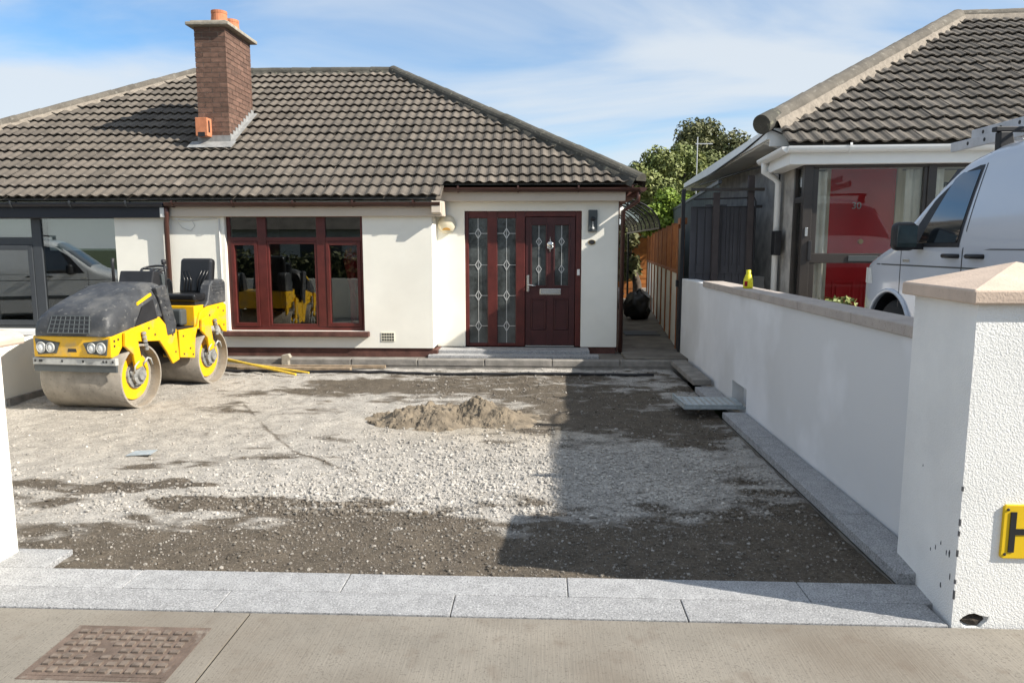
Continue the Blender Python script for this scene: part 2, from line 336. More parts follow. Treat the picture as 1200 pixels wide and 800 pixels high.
XX, YY = np.meshgrid(xs, ys); ZZ = gz(XX, YY)
CW = np.array
def ground_col(x, y):
    s = soil(x, y)[..., None]; t_ = tanny(x, y)[..., None]
    light = CW([.35, .33, .302]); dark = CW([.10, .083, .064]); tan = CW([.325, .285, .23])
    c = light * (1 - t_) + tan * t_
    ss = np.clip((s - .2) / .42, 0, 1); c = c * (1 - ss) + dark * ss
    v = fbm(x * 11, y * 11, 40, 3)[..., None]
    return c * (.72 + .56 * v)
def np_mesh(name, V, Fq, m, col=None, smooth=False):
    me = bpy.data.meshes.new(name); k = Fq.shape[1]
    me.vertices.add(len(V)); me.vertices.foreach_set('co', V.astype(np.float32).ravel())
    me.loops.add(Fq.size); me.loops.foreach_set('vertex_index', Fq.astype(np.int32).ravel())
    me.polygons.add(len(Fq)); me.polygons.foreach_set('loop_start', np.arange(0, Fq.size, k, dtype=np.int32))
    me.polygons.foreach_set('use_smooth', np.full(len(Fq), smooth))
    if col is not None:
        a = me.color_attributes.new('Col', 'FLOAT_COLOR', 'POINT'); a.data.foreach_set('color', np.concatenate([col, np.ones((len(V), 1))], 1).astype(np.float32).ravel())
    me.materials.append(m); me.update(calc_edges=True); return me
ny, nx = XX.shape; idx = np.arange(nx * ny).reshape(ny, nx)
FQ = np.stack([idx[:-1, :-1], idx[:-1, 1:], idx[1:, 1:], idx[1:, :-1]], -1).reshape(-1, 4)
V = np.stack([XX, YY, ZZ], -1).reshape(-1, 3)
vground = vcol_mat('driveway_earth', .97, .8, 55); vstone = vcol_mat('crushed_stone', .9, .25, 40)
tag(link('driveway', np_mesh('driveway', V, FQ, vground, ground_col(XX, YY).reshape(-1, 3), True)), kind='structure')
# loose crushed stone
ico = bmesh.new(); bmesh.ops.create_icosphere(ico, subdivisions=1, radius=1)
IV = np.array([v.co[:] for v in ico.verts]); IF = np.array([[v.index for v in f.verts] for f in ico.faces]); ico.free()
def stones(n, smin, smax, dens, name, wide=None):
    x = RNG.uniform(-5.65, 1.74, n * 4); y = 3.5 + 6.3 * RNG.random(n * 4) ** 1.35
    keep = RNG.random(n * 4) < dens(x, y); x = x[keep][:n]; y = y[keep][:n]; k = len(x)
    sz = smin + (smax - smin) * RNG.random(k) ** 5
    sz = sz * np.where(y < 4.35, .62, 1.) * np.where((x < -1.6) & (y > 5.2), .75, 1.)
    sc = sz[:, None] * RNG.uniform(.6, 1.15, (k, 3)) * CW([1, 1, .75])
    jit = RNG.uniform(.72, 1.2, (k, 12, 1))
    P = IV[None] * jit * sc[:, None, :]; a = RNG.uniform(0, 6.28, k); ca, sa = np.cos(a)[:, None], np.sin(a)[:, None]
    PX = P[..., 0] * ca - P[..., 1] * sa + x[:, None]; PY = P[..., 0] * sa + P[..., 1] * ca + y[:, None]
    PZ = P[..., 2] + (gz(x, y) + sz * .25)[:, None]
    s = soil(x, y); base = ground_col(x, y); pale = CW([.42, .395, .36]) * RNG.uniform(.5, 1.25, (k, 1)) * CW([1, 1, 1]) 
    mixw = (RNG.random(k) ** 1.5 * .95 * (1 - .35 * s))[:, None]
    c = base * (1 - mixw) + pale * mixw
    me = np_mesh(name, np.stack([PX, PY, PZ], -1).reshape(-1, 3), (IF[None] + 12 * np.arange(k)[:, None, None]).reshape(-1, 3), vstone, np.repeat(c, 12, 0))
    return tag(link(name, me), 'pale crushed stone and soil crumbs strewn over the dug driveway', 'gravel', kind='stuff')
def dens_big(x, y):
    g = lambda cx, cy, sx, sy: np.exp(-((x - cx) / sx) ** 2 - ((y - cy) / sy) ** 2)
    return np.clip(.12 + 1.0 * g(-.3, 5.0, 1.5, 1.0) + .7 * g(.9, 5.1, .9, .9) + .45 * g(-1.8, 4.3, 1.5, .7) + .25 * g(.9, 4, 1, .6), 0, 1) * (1 - .8 * np.exp(-((x + .5) / 1.1) ** 2 - ((y - 6.95) / .6) ** 2)) * np.where((y > 6.6) & (x < -1.5), .5, 1)
gravel = stones(42000, .0045, .021, dens_big, 'gravel')
gr2 = stones(40000, .003, .009, lambda x, y: .35 + .3 * (soil(x, y) < .4) + 0 * x, 'gravel_fine')
gr2['label'] = 'fine grit scattered over the compacted driveway surface'

# ------------------------------------------------------------------ roofs
TW, TL, GA, TH = .30, .36, .31, 0.020
def tile_mb(dark=False):
    mb = MB(); n = 12; prof = []
    for i in range(n + 1):
        u = TW * i / n; a = (u % (TW / 2)) / (TW / 2)
        prof.append((u, .0125 * math.cos(2 * math.pi * a) + (.003 if math.cos(2 * math.pi * a) > 0 else 0)))
    mb.grid([[(u, 0, .054 + w) for u, w in prof], [(u, TL, .012 + w) for u, w in prof]])
    mb.grid([[(u, .006, .054 + w - TH) for u, w in prof], [(u, 0, .054 + w) for u, w in prof]])
    return mb
TILE_ME = {}
for k, m_ in (('tile', M['tile']), ('tile_dark', M['tile_dark'])): TILE_ME[k] = tile_mb().mesh('roof_tile', m_)
PM = Matrix.Rotation(rad(2.4), 3, 'Z') @ Matrix.Rotation(rad(90 - 7.4), 3, 'X')
def project(p):
    v = PM.transposed() @ (Vector(p) - Vector((0, 0, 1.65)))
    return (600 + 850 * v.x / -v.z, 400 - 850 * v.y / -v.z, -v.z) if v.z < -.1 else (None, None, -1)
def tile_slope(roof, o, U, Sd, u0, u1, s1, clips, key, single=True, xf=None, s0=0, limit=290, ushift=0.):
    """rows of interlocking tiles on one slope; whole tiles in view become objects, the rest one joined part"""
    o, U, Sd = Vector(o), Vector(U).normalized(), Vector(Sd).normalized(); N = U.cross(Sd)
    B = Matrix((U, Sd, N)).transposed().to_4x4(); B.translation = o
    cand = []; rest = bmesh.new()
    for j in range(int(math.ceil(s1 / GA))):
        for i in range(int(math.floor(u0 / TW)), int(math.ceil(u1 / TW))):
            a, s = i * TW + ushift, s0 + j * GA
            cor = [(a, s), (a + TW, s), (a, s + TL * .9), (a + TW, s + TL * .9)]
            vals = [[pa * x + pb * y - pc for x, y in cor] for pa, pb, pc in clips]
            if any(min(v) >= -.01 for v in vals): continue
            cut = [c for c, v in zip(clips, vals) if max(v) > .005]
            P = o + U * (a + TW / 2) + Sd * (s + .15); Pw = xf @ P if xf else P
            px, py, d = project(Pw); vis = px is not None and -15 < px < 1215 and single
            cand.append((not vis, d, a, s, cut))
    cand.sort(key=lambda c: (c[0], c[1])); n = 0
    for hid, d, a, s, cut in cand:
        T = B @ Matrix.Translation((a, s + random.gauss(0, .004), random.uniform(-.004, .004))) @ Matrix.Rotation(random.gauss(0, .012), 4, 'Z')
        if not cut and not hid and n < limit:
            t_ = link('roof_tile', TILE_ME[key], roof); t_.matrix_basis = T; n += 1; continue
        bm = bmesh.new(); bm.from_mesh(TILE_ME[key]); bm.transform(Matrix.Translation((a, s, 0)))
        for pa, pb, pc in cut:
            bmesh.ops.bisect_plane(bm, geom=bm.verts[:] + bm.edges[:] + bm.faces[:], plane_co=(pa * pc / (pa * pa + pb * pb), pb * pc / (pa * pa + pb * pb), 0), plane_no=(pa, pb, 0), clear_outer=True)
        bm.transform(B)
        me = bpy.data.meshes.new('roof_tile'); bm.to_mesh(me); bm.free()
        if not len(me.polygons): continue
        if not hid and n < limit:
            me.materials.append(MATS['roof_tile_concrete' if key == 'tile' else 'roof_tile_dark']); link('roof_tile', me, roof); n += 1
        else: rest.from_mesh(me)
    if len(rest.faces):
        me = bpy.data.meshes.new('roof_tiling'); rest.to_mesh(me); me.materials.append(MATS['roof_tile_concrete' if key == 'tile' else 'roof_tile_dark'])
        tag(link('roof_tiling', me, roof), kind='stuff')
    rest.free()
def ridge_run(roof, a, b_, m_, r=.125, L=.40, mort=None, mw=.2):
    a, b_ = Vector(a), Vector(b_); D = (b_ - a); n = max(1, round(D.length / L)); D.normalize(); X = D.cross(Vector((0, 0, 1))).normalized(); Z = X.cross(D)
    if mort:
        mb = MB(); rows = []
        K = int((b_ - a).length / .09)
        for k in range(K + 1):
            p = a.lerp(b_, k / K); w = mw + random.uniform(-.018, .018)
            rows.append([p - X * w - Z * .10, p - X * w * .8 + Z * .01, p + Z * .05, p + X * w * .8 + Z * .01, p + X * w - Z * .10])
        mb.grid(rows).build('mortar_bed', mort, roof, auto=True)
    for k in range(n):
        p = a.lerp(b_, k / n) - D * .01; q = a.lerp(b_, (k + 1) / n) + D * .012; r0 = r * random.uniform(.97, 1.03)
        rows = []
        for (pp, rr) in ((p, r0 * .97), (q, r0 * 1.03)):
            rows.append([pp + X * rr * math.cos(t) + Z * (rr * math.sin(t) * .95 + .0 + random.uniform(-.002, .002)) for t in [math.pi * i / 9 for i in range(10)]])
        mb = MB().grid(rows); c = len(mb.v)
        for (pp, o_) in ((p, 0), (q, 10)): mb.add([pp], []); 
        mb.f += [(c, i + 1, i) for i in range(9)] + [(c + 1, 10 + i, 11 + i) for i in range(9)]
        mb.build('ridge_tile', m_, roof)

TANS = .6; CS, SN = 1 / math.hypot(1, TANS), TANS / math.hypot(1, TANS)
EY, EZ, RY = 10.06, 2.32, 14.55; RZ = EZ + TANS * (RY - EY); SMAX = (RY - EY) / CS
PARTY = -5.28
house = thing('bungalow', 'white rendered bungalow with burgundy door, window and brown tiled hipped roof', 'bungalow', (-2.1, 10.6, .09))
lhouse = thing('bungalow', 'white bungalow half with dark navy fascia and grey framed window behind road roller', 'bungalow', (-8.2, 10.6, -.02))
def deck(mb, pts): mb.add(pts, [tuple(range(len(pts)))])
d_ = MB(); o_ = -.015
deck(d_, [(PARTY, EY, EZ + o_), (-1.40, EY, EZ + o_), (-1.40, 10.42, EZ + .216 + o_), (1.33, 10.42, EZ + .216 + o_), (-2.94, RY, RZ + o_), (PARTY, RY, RZ + o_)])
deck(d_, [(1.33, 10.42, EZ + .216 + o_), (1.33, 18.96, EZ + .216 + o_), (-2.94, RY, RZ + o_)])
deck(d_, [(1.33, 18.96, EZ + .216 + o_), (PARTY, 18.96, EZ + .216 + o_), (PARTY, RY, RZ + o_), (-2.94, RY, RZ + o_)])
roof = d_.build('roof', M['tile'], house)
hc = 11.75   # hip line x + y
tile_slope(roof, (0, EY, EZ), (1, 0, 0), (0, CS, SN), PARTY, -1.40, SMAX, [(1, 1.034 * CS, 1.66), (1, 0, -1.40), (-1, 0, -PARTY), (0, 1, SMAX)], 'tile', limit=240)
tile_slope(roof, (0, EY, EZ), (1, 0, 0), (0, CS, SN), -1.5, 1.6, SMAX, [(1, 1.034 * CS, 1.66), (-1, 0, 1.40), (0, -1, -.40)], 'tile', limit=60)
tile_slope(roof, (1.33, 0, EZ + .216), (0, 1, 0), (-CS, 0, SN), 10.3, 19, 5.2, [(-1, CS, -10.44), (1, CS, 18.98)], 'tile', single=False)
ridge_run(roof, (1.36, 10.41, EZ + .25), (-2.92, RY, RZ + .01), M['ridge'], .12, .42, M['ridge'], .15)
ridge_run(roof, (-2.95, RY, RZ + .0), (PARTY, RY, RZ + .0), M['ridge'], .115, .42, M['ridge'], .14)
d_ = MB()
deck(d_, [(-11.44, EY, EZ + o_), (PARTY, EY, EZ + o_), (PARTY, RY, RZ + o_), (-6.81, RY, RZ + o_)])
deck(d_, [(-11.44, 18.96, EZ + .2 + o_), (-11.44, EY, EZ + o_), (-6.81, RY, RZ + o_)])
deck(d_, [(PARTY, 18.96, EZ + .216 + o_), (-11.44, 18.96, EZ + .2 + o_), (-6.81, RY, RZ + o_), (PARTY, RY, RZ + o_)])
lroof = d_.build('roof', M['tile'], lhouse)
tile_slope(lroof, (0, EY, EZ), (1, 0, 0), (0, CS, SN), -11.5, PARTY + .1, SMAX, [(-1, CS, 21.5 - EY), (1, 0, PARTY), (0, 1, SMAX)], 'tile')
ridge_run(lroof, (-11.44, EY, EZ + .05), (-6.83, RY, RZ + .01), M['ridge_pale'], .12, .42, M['mortar'], .16)
ridge_run(lroof, (-6.85, RY, RZ + .0), (PARTY - .02, RY, RZ + .0), M['ridge'], .115, .42, M['ridge'], .14)

# ------------------------------------------------------------------ walls of the two halves
WY, DY = 10.2, 10.65
wx0, wx1, wz0, wz1 = -4.5, -2.53, .46, 2.1
w = MB().box(PARTY, wx0, WY, WY + .25, .22, 2.30).box(wx1, -1.55, WY, WY + .25, .22, 2.30).box(wx0, wx1, WY, WY + .25, .22, wz0).box(wx0, wx1, WY, WY + .25, wz1, 2.30)
w.box(-1.80, -1.55, WY + .25, DY + .25, .22, 2.30)
dx0, dx1, dz0, dz1 = -1.14, .565, .185, 2.17
w.box(-1.55, dx0, DY, DY + .25, .19, 2.44).box(dx1, 1.09, DY, DY + .25, .19, 2.44).box(dx0, dx1, DY, DY + .25, dz1, 2.44)
w.box(.85, 1.09, DY + .25, 18.6, .12, 2.45).box(PARTY, 1.09, 18.6, 18.85, .12, 2.45)
w.build('wall', M['render'], house)
for q in ((PARTY, -1.565, WY + .02, WY + .2, .08, .218), (-1.565, -1.50, DY - .4, DY + .1, .08, .185), (dx1, 1.08, DY + .015, DY + .2, .08, .188)): MB().box(*q).build('plinth', M['plinth'], house)
MB().box(1.092, 1.105, DY - .002, DY + .1, .12, 2.40).build('corner_trim', M['plinth'], house)
# interior rooms (dark, seen through the panes)
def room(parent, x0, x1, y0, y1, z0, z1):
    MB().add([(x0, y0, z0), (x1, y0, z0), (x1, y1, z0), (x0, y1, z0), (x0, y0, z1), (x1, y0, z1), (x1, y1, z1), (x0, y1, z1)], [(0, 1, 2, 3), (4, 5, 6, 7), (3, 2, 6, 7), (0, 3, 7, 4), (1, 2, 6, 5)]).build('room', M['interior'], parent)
room(house, PARTY + .1, -1.85, WY + .26, 14.2, .15, 2.29); room(house, -1.75, .84, DY + .26, 14.2, .14, 2.43)
# window
win = MB()
fy0, fy1 = WY + .065, WY + .125
win.box(wx0, wx0 + .05, fy0, fy1, wz0, wz1).box(wx1 - .05, wx1, fy0, fy1, wz0, wz1).box(wx0 + .05, wx1 - .05, fy0, fy1, wz0, wz0 + .055).box(wx0 + .05, wx1 - .05, fy0, fy1, wz1 - .03, wz1)
MU = [(-4.06, -3.93), (-3.21, -3.08)]
for a, b_ in MU: win.box(a, b_, fy0 - .004, fy1, wz0 + .055, wz1 - .03)
lights = [(wx0 + .05, MU[0][0]), (MU[0][1], MU[1][0]), (MU[1][1], wx1 - .05)]
for a, b_ in lights: win.box(a, b_, fy0 - .002, fy1, 1.73, 1.79)
window = win.build('window', M['burgundy'], house, bevel=.006)
for k, (a, b_) in enumerate(lights):
    MB().box(a + .002, b_ - .002, fy0 + .03, fy0 + .038, 1.79, wz1 - .032).build('pane', M['pane'], window)
    z0, z1 = wz0 + .057, 1.728; f = .052 if k != 1 else .035; yo = -.012 if k != 1 else 0.004
    MB().box(a + .002, a + f, fy0 + yo, fy1 - .005, z0, z1).box(b_ - f, b_ - .002, fy0 + yo, fy1 - .005, z0, z1).box(a + f, b_ - f, fy0 + yo, fy1 - .005, z0, z0 + f).box(a + f, b_ - f, fy0 + yo, fy1 - .005, z1 - f, z1).build('sash', M['burgundy'], window, bevel=.005)
    MB().box(a + f, b_ - f, fy0 + .03, fy0 + .038, z0 + f, z1 - f).build('pane', M['pane'], window)
MB().box(wx0 - .06, wx1 + .07, WY - .09, WY + .064, wz0 - .075, wz0 - .003).build('window_sill', M['plinth'], house, bevel=.01)
MB().box(wx0 + .01, wx1 - .01, WY + .14, WY + .44, wz0 - .02, wz0 + .02).build('window_board', M['white_dirty'], house)
v = thing('vase', 'red sparkling glass vase on the bungalow window board', 'vase', (-2.76, 10.5, wz0 + .02))
MB().lathe((-2.76, 10.50, wz0 + .02), [(.0, 0), (.07, 0), (.05, .12), (.05, .55), (.09, .75), (.13, .95), (.11, 1.12), (.04, 1.22), (0, 1.22)], n=14).build('vase_body', M['vasered'], v, smooth=True)
# air vent
mb = MB()
for i in range(5):
    for j in range(3): mb.box(-2.285 + i * .036, -2.258 + i * .036, WY - .010, WY - .0035, .325 + j * .04, .352 + j * .04)
av = MB().box(-2.295, -2.105, WY - .008, WY + .02, .315, .445).build('air_vent', M['cream'], house); mb.build('vent_slot', M['black'], av)
# fascia, gutters, downpipe
MB().box(PARTY + .02, -1.385, 10.13, WY - .002, 2.075, 2.265).build('fascia', M['fascia_cream'], house, bevel=.006)
MB().box(-1.53, 1.17, 10.50, DY - .002, 2.30, 2.47).build('porch_fascia', M['fascia_cream'], house, bevel=.006)
MB().prism([(10.03, 2.12), (WY - .01, 2.085), (WY + .42, 2.085), (WY + .42, 2.30), (10.05, 2.28)], 'x', -1.53, -1.40).build('eaves_box', M['fascia_cream'], house, bevel=.006)
def gutter(parent, a, b_, m_, r=.055, name='gutter', axis=None):
    a, b_ = Vector(a), Vector(b_); D = (b_ - a).normalized(); X = D.cross(Vector((0, 0, 1))).normalized()
    rows = []
    for p in (a, b_):
        out = [p + X * r * math.cos(t) + Vector((0, 0, -r * math.sin(t) * 1.1)) for t in [math.pi * i / 10 for i in range(11)]]
        inn = [p + X * (r - .006) * math.cos(t) + Vector((0, 0, -(r - .006) * math.sin(t) * 1.1)) for t in [math.pi * i / 10 for i in range(10, -1, -1)]]
        rows.append(out + inn + [out[0]])
    mb = MB().grid(rows); L = len(rows[0])
    mb.f += [tuple(range(11)), tuple(range(L, L + 11))]
    return mb.build(name, m_, parent, auto=False)
def bracket(parent, p, D, m_, r=.061):
    p, D = Vector(p), Vector(D).normalized(); X = D.cross(Vector((0, 0, 1))).normalized(); rows = []
    for o2 in (-.012, .012): rows.append([p + D * o2 + X * r * math.cos(t) + Vector((0, 0, -r * math.sin(t) * 1.1 + .002)) for t in [math.pi * (i / 10) for i in range(-1, 12)]])
    o2 = MB().grid(rows).build('gutter_bracket', m_, parent); s_ = o2.modifiers.new('s', 'SOLIDIFY'); s_.thickness = .005; s_.offset = 1
g = gutter(house, (PARTY + .01, 10.075, 2.268), (-1.41, 10.075, 2.262), M['brown_upvc'])
for x in (-5.15, -4.3, -3.45, -2.62, -1.78): bracket(g, (x, 10.075, 2.267), (1, 0, 0), M['brown_upvc'])
g = gutter(house, (-1.40, 10.44, 2.485), (1.36, 10.44, 2.478), M['brown_upvc'])
for x in (-1.2, -.35, .5, 1.25): bracket(g, (x, 10.44, 2.483), (1, 0, 0), M['brown_upvc'])
gutter(house, (1.40, 10.40, 2.478), (1.40, 18.9, 2.47), M['brown_upvc'])
MB().box(1.10, 1.34, 10.66, 18.8, 2.36, 2.45).build('soffit', M['plinth'], house)
MB().tube([(PARTY + .02, 10.09, 2.2), (PARTY + .02, 10.09, 2.12), (PARTY - .02, 10.135, 1.98), (PARTY - .02, 10.135, .15)], .036, 10).build('downpipe', M['brown_upvc'], house, smooth=True)
MB().box(PARTY - .075, PARTY - .005, 10.07, 10.14, 2.06, 2.2).build('pipe_box', M['white_dirty'], house, bevel=.01)
MB().tube([(1.34, 10.44, 2.42), (1.34, 10.46, 2.30), (1.15, 10.60, 2.16), (1.145, 10.62, .12)], .033, 10).build('downpipe', M['brown_upvc'], house, smooth=True)
MB().tube([(PARTY + .1, 10.14, 2.05), (-5.0, 10.185, 2.02), (-4.8, 10.185, 2.04), (-4.6, 10.185, 2.05)], .008, 5).tube([(PARTY + .12, 10.14, 2.04), (-5.1, 10.19, 1.92), (-4.98, 10.19, 1.88), (-4.92, 10.19, 1.95), (-4.95, 10.185, 2.02)], .005, 5).tube([(-4.57, 10.19, 2.04), (-4.565, 10.19, .4)], .012, 6).build('cable', M['white_dirty'], house)
# door set
yf0, yf1 = DY + .055, DY + .125
f = MB().box(dx0, -1.085, yf0, yf1, dz0, dz1).box(-.81, -.665, yf0, yf1, dz0, dz1).box(-.395, -.258, yf0, yf1, dz0, dz1).box(.482, dx1, yf0, yf1, dz0, dz1)
f.box(-1.085, -.81, yf0, yf1, 2.07, dz1).box(-.665, -.395, yf0, yf1, 2.07, dz1).box(-.258, .482, yf0, yf1, 2.09, dz1).box(-1.085, -.81, yf0, yf1, dz0, dz0 + .05).box(-.665, -.395, yf0, yf1, dz0, dz0 + .05)
fr = f.build('door_frame', M['burgundy'], house, bevel=.008)
for a, b_ in ((-1.085, -.81), (-.665, -.395)):
    p = MB().box(a, b_, yf0 + .03, yf0 + .04, dz0 + .05, 2.07).build('sidelight_pane', M['obscure'], fr)
    cx = (a + b_) / 2; y = yf0 + .026; mb = MB().box(cx - .004, cx + .004, y, y + .003, dz0 + .05, 2.07)
    for z in (1.85, 1.39, .94, .49):
        mb.box(a, cx - .05, y, y + .003, z - .005, z + .003).box(cx + .05, b_, y, y + .003, z - .005, z + .003)
        for sx in (-1, 1):
            for sz in (-1, 1):
                q = [(cx + sx * .05, z), (cx, z + sz * .085), (cx, z + sz * .062), (cx + sx * .036, z)]
                mb.prism(q, 'y', y - .003, y + .003)
    mb.build('lead_came', M['leadcame'], fr)
dl = MB(); ly0, ly1 = yf0 + .012, yf0 + .055; G = [(-.17, .06), (.165, .39)]
X0, X1, Z0, Z1 = -.25, .474, dz0 + .02, 2.085
dl.box(X0, G[0][0], ly0, ly1, Z0, Z1).box(G[0][1], G[1][0], ly0, ly1, Z0, Z1).box(G[1][1], X1, ly0, ly1, Z0, Z1)
for a, b_ in G: dl.box(a, b_, ly0, ly1, Z0, .43).box(a, b_, ly0 + .008, ly1, .43, .90).box(a, b_, ly0, ly1, .90, 1.08).box(a, b_, ly0, ly1, 1.98, Z1)
door = dl.build('front_door', M['burgundy_dark'], house, bevel=.004)
def frame_ring(x0, x1, z0, z1, y0, y1, t_): return MB().box(x0, x0 + t_, y0, y1, z0, z1).box(x1 - t_, x1, y0, y1, z0, z1).box(x0 + t_, x1 - t_, y0, y1, z0, z0 + t_).box(x0 + t_, x1 - t_, y0, y1, z1 - t_, z1)
for a, b_ in G:
    frame_ring(a - .012, b_ + .012, 1.068, 1.992, ly0 - .012, ly0 + .002, .026).build('glazing_bead', M['burgundy_dark'], door, bevel=.006)
    MB().box(a, b_, ly0 + .012, ly0 + .02, 1.08, 1.98).build('door_pane', M['obscure'], door)
    cx = (a + b_) / 2; y = ly0 + .008; mb = MB().box(cx - .004, cx + .004, y, y + .003, 1.09, 1.97)
    for z in (1.73, 1.33):
        for sx in (-1, 1):
            for sz in (-1, 1): mb.prism([(cx + sx * .045, z), (cx, z + sz * .07), (cx, z + sz * .052), (cx + sx * .033, z)], 'y', y - .003, y + .003)
    mb.build('lead_came', M['leadcame'], door)
    frame_ring(a + .005, b_ - .005, .435, .895, ly0 - .006, ly0 + .012, .022).build('door_panel', M['burgundy_dark'], door, bevel=.008)
MB().box(-.04, .27, ly0 - .014, ly0 - .001, .955, 1.045).build('letter_plate', M['chrome'], door, bevel=.008)
MB().box(-.02, .25, ly0 - .018, ly0 - .013, .975, 1.02).build('letter_flap', M['silver'], door, bevel=.004)
MB().box(-.232, -.197, ly0 - .012, ly0 - .001, 1.0, 1.24).build('handle_plate', M['chrome'], door, bevel=.006)
MB().tube([(-.214, ly0 - .008, 1.1), (-.214, ly0 - .05, 1.1), (-.19, ly0 - .055, 1.1), (-.10, ly0 - .052, 1.085)], .011, 8).build('handle', M['chrome'], door, smooth=True)
kn = MB().lathe((.11, ly0 - .02, 1.69), [(.0, -.012), (.045, -.012), (.05, .005), (.045, .018)], 'y', 14).box(.102, .118, ly0 - .02, ly0 - .004, 1.58, 1.80).tube([(.07, ly0 - .02, 1.68), (.075, ly0 - .03, 1.64), (.11, ly0 - .035, 1.62), (.145, ly0 - .03, 1.64), (.15, ly0 - .02, 1.68)], .008, 6)
kn.build('knocker', M['chrome'], door, smooth=True)
MB().box(.505, .545, yf0 - .014, yf0 - .002, 1.24, 1.33).build('door_bell', M['white'], house, bevel=.005)
MB().box(-.25, .474, yf0 - .006, yf0 + .008, dz0, dz0 + .018).build('weather_bar', M['chrome'], house)
for nm, a in (('granite_step', (-1.50, .68, 10.33, DY + .03, .085, .178)), ('granite_base_step', (-1.62, .80, 10.12, 10.33, .085, .132))): MB().box(*a).build(nm, M['granite'], house, bevel=.008)
# wall lamp, alarm box, number plaque
l = thing('wall_lamp', 'slim dark grey outdoor wall lamp beside the burgundy door', 'lamp', (.72, DY, 1.9))
MB().box(.655, .785, DY - .05, DY + .003, 1.87, 2.18).build('lamp_body', M['grey_lamp'], l, bevel=.006)
MB().lathe((.72, DY - .05, 2.05), [(0, -.03), (.02, -.03), (.03, -.015), (.032, .0)], 'y', 14).build('sensor', M['black'], l, smooth=True)
MB().lathe((.722, DY - .05, 1.92), [(0, -.022), (.016, -.018), (.018, .0)], 'y', 12).build('bulb', M['lamp_lens'], l, smooth=True)
MB().box(.712, .728, DY - .057, DY - .048, 1.93, 2.03).build('lamp_strip', M['silver'], l)
a = thing('alarm_box', 'round cream alarm bell box above the step beside the eaves box', 'alarm', (-1.40, DY, 1.85))
MB().lathe((-1.395, DY, 1.98), [(0, -.075), (.085, -.07), (.125, -.045), (.135, -.003)], 'y', 28).build('alarm_cover', M['alarm'], a, smooth=True)
MB().prism([(-1.395 + .06 * math.cos(t), 1.895 + .035 * math.sin(t)) for t in [math.pi * i / 8 for i in range(9)]], 'y', DY - .074, DY - .060).build('alarm_light', mat('amber', (.5, .26, .05), .3), a)
p = thing('number_plaque', 'small oval dark number plaque on the wall by the door', 'plaque', (.71, DY, 1.72))
MB().lathe((0, 0, 0), [(0, -.012), (.05, -.012), (.055, -.006), (.055, .003)], 'y', 24).build('plaque_plate', M['black'], p, smooth=False)
pp = p.children[0]; pp.matrix_parent_inverse = Matrix(); pp.location = (.0, 0, 0.0); pp.scale = (1, 1, .68)
MB().lathe((0, 0, 0), [(.047, -.0135), (.053, -.0135)], 'y', 24).build('plaque_rim', M['brass'], pp)

# ------------------------------------------------------------------ left half
lx0, lx1, lz0, lz1 = -8.1, -6.09, .47, 2.09
MB().box(-11.2, lx0, WY, WY + .25, 0, 2.3).box(lx1, PARTY - .002, WY, WY + .25, 0, 2.3).box(lx0, lx1, WY, WY + .25, 0, lz0).box(lx0, lx1, WY, WY + .25, lz1, 2.3).box(-11.2, -10.95, WY + .25, 18.6, 0, 2.3).box(-11.2, PARTY - .002, 18.6, 18.8, 0, 2.3).build('wall', M['render'], lhouse)
room(lhouse, -10.9, PARTY - .1, WY + .26, 14.2, .1, 2.29)
lw = MB().box(lx0, lx0 + .06, fy0, fy1, lz0, lz1).box(lx1 - .035, lx1, fy0, fy1, lz0, lz1).box(lx0 + .06, lx1 - .035, fy0, fy1, lz0, lz0 + .05).box(lx0 + .06, lx1 - .035, fy0, fy1, lz1 - .035, lz1).box(-7.36, -7.22, fy0 - .004, fy1, lz0 + .05, lz1 - .035).box(lx0 + .06, -7.36, fy0 - .002, fy1, 1.68, 1.79)
lwin = lw.build('window', M['frame_grey'], lhouse, bevel=.006)
MB().box(-7.22, lx1 - .035, fy0 + .02, fy0 + .028, lz0 + .05, lz1 - .035).build('pane', M['pane_grey'], lwin)
MB().box(lx0 + .06, -7.36, fy0 + .02, fy0 + .028, 1.79, lz1 - .035).build('pane', M['pane_grey'], lwin)
frame_ring(lx0 + .062, -7.362, lz0 + .052, 1.678, fy0 - .015, fy1 - .01, .07).build('sash', M['frame_grey'], lwin, bevel=.006)
MB().box(lx0 + .13, -7.43, fy0 + .02, fy0 + .028, lz0 + .12, 1.61).build('pane', M['pane_grey'], lwin)
MB().box(lx0 - .08, lx1 + .08, WY - .10, fy0, lz0 - .085, lz0 - .002).build('window_sill', M['white'], lhouse, bevel=.012)
MB().box(-7.2, lx1 + .02, WY + .20, WY + .206, 1.60, 2.2).box(lx0 + .05, -7.38, WY + .20, WY + .206, 1.80, 2.2).build('roller_blind', M['blind'], lhouse)
MB().box(-11.3, PARTY - .005, 10.12, WY - .002, 2.06, 2.262).build('fascia', M['navy'], lhouse, bevel=.005)
g = gutter(lhouse, (-11.4, 10.065, 2.27), (PARTY - .01, 10.065, 2.265), M['navy'])
for x in (-8.3, -7.45, -6.6, -5.8): bracket(g, (x, 10.065, 2.268), (1, 0, 0), M['frame_grey'])

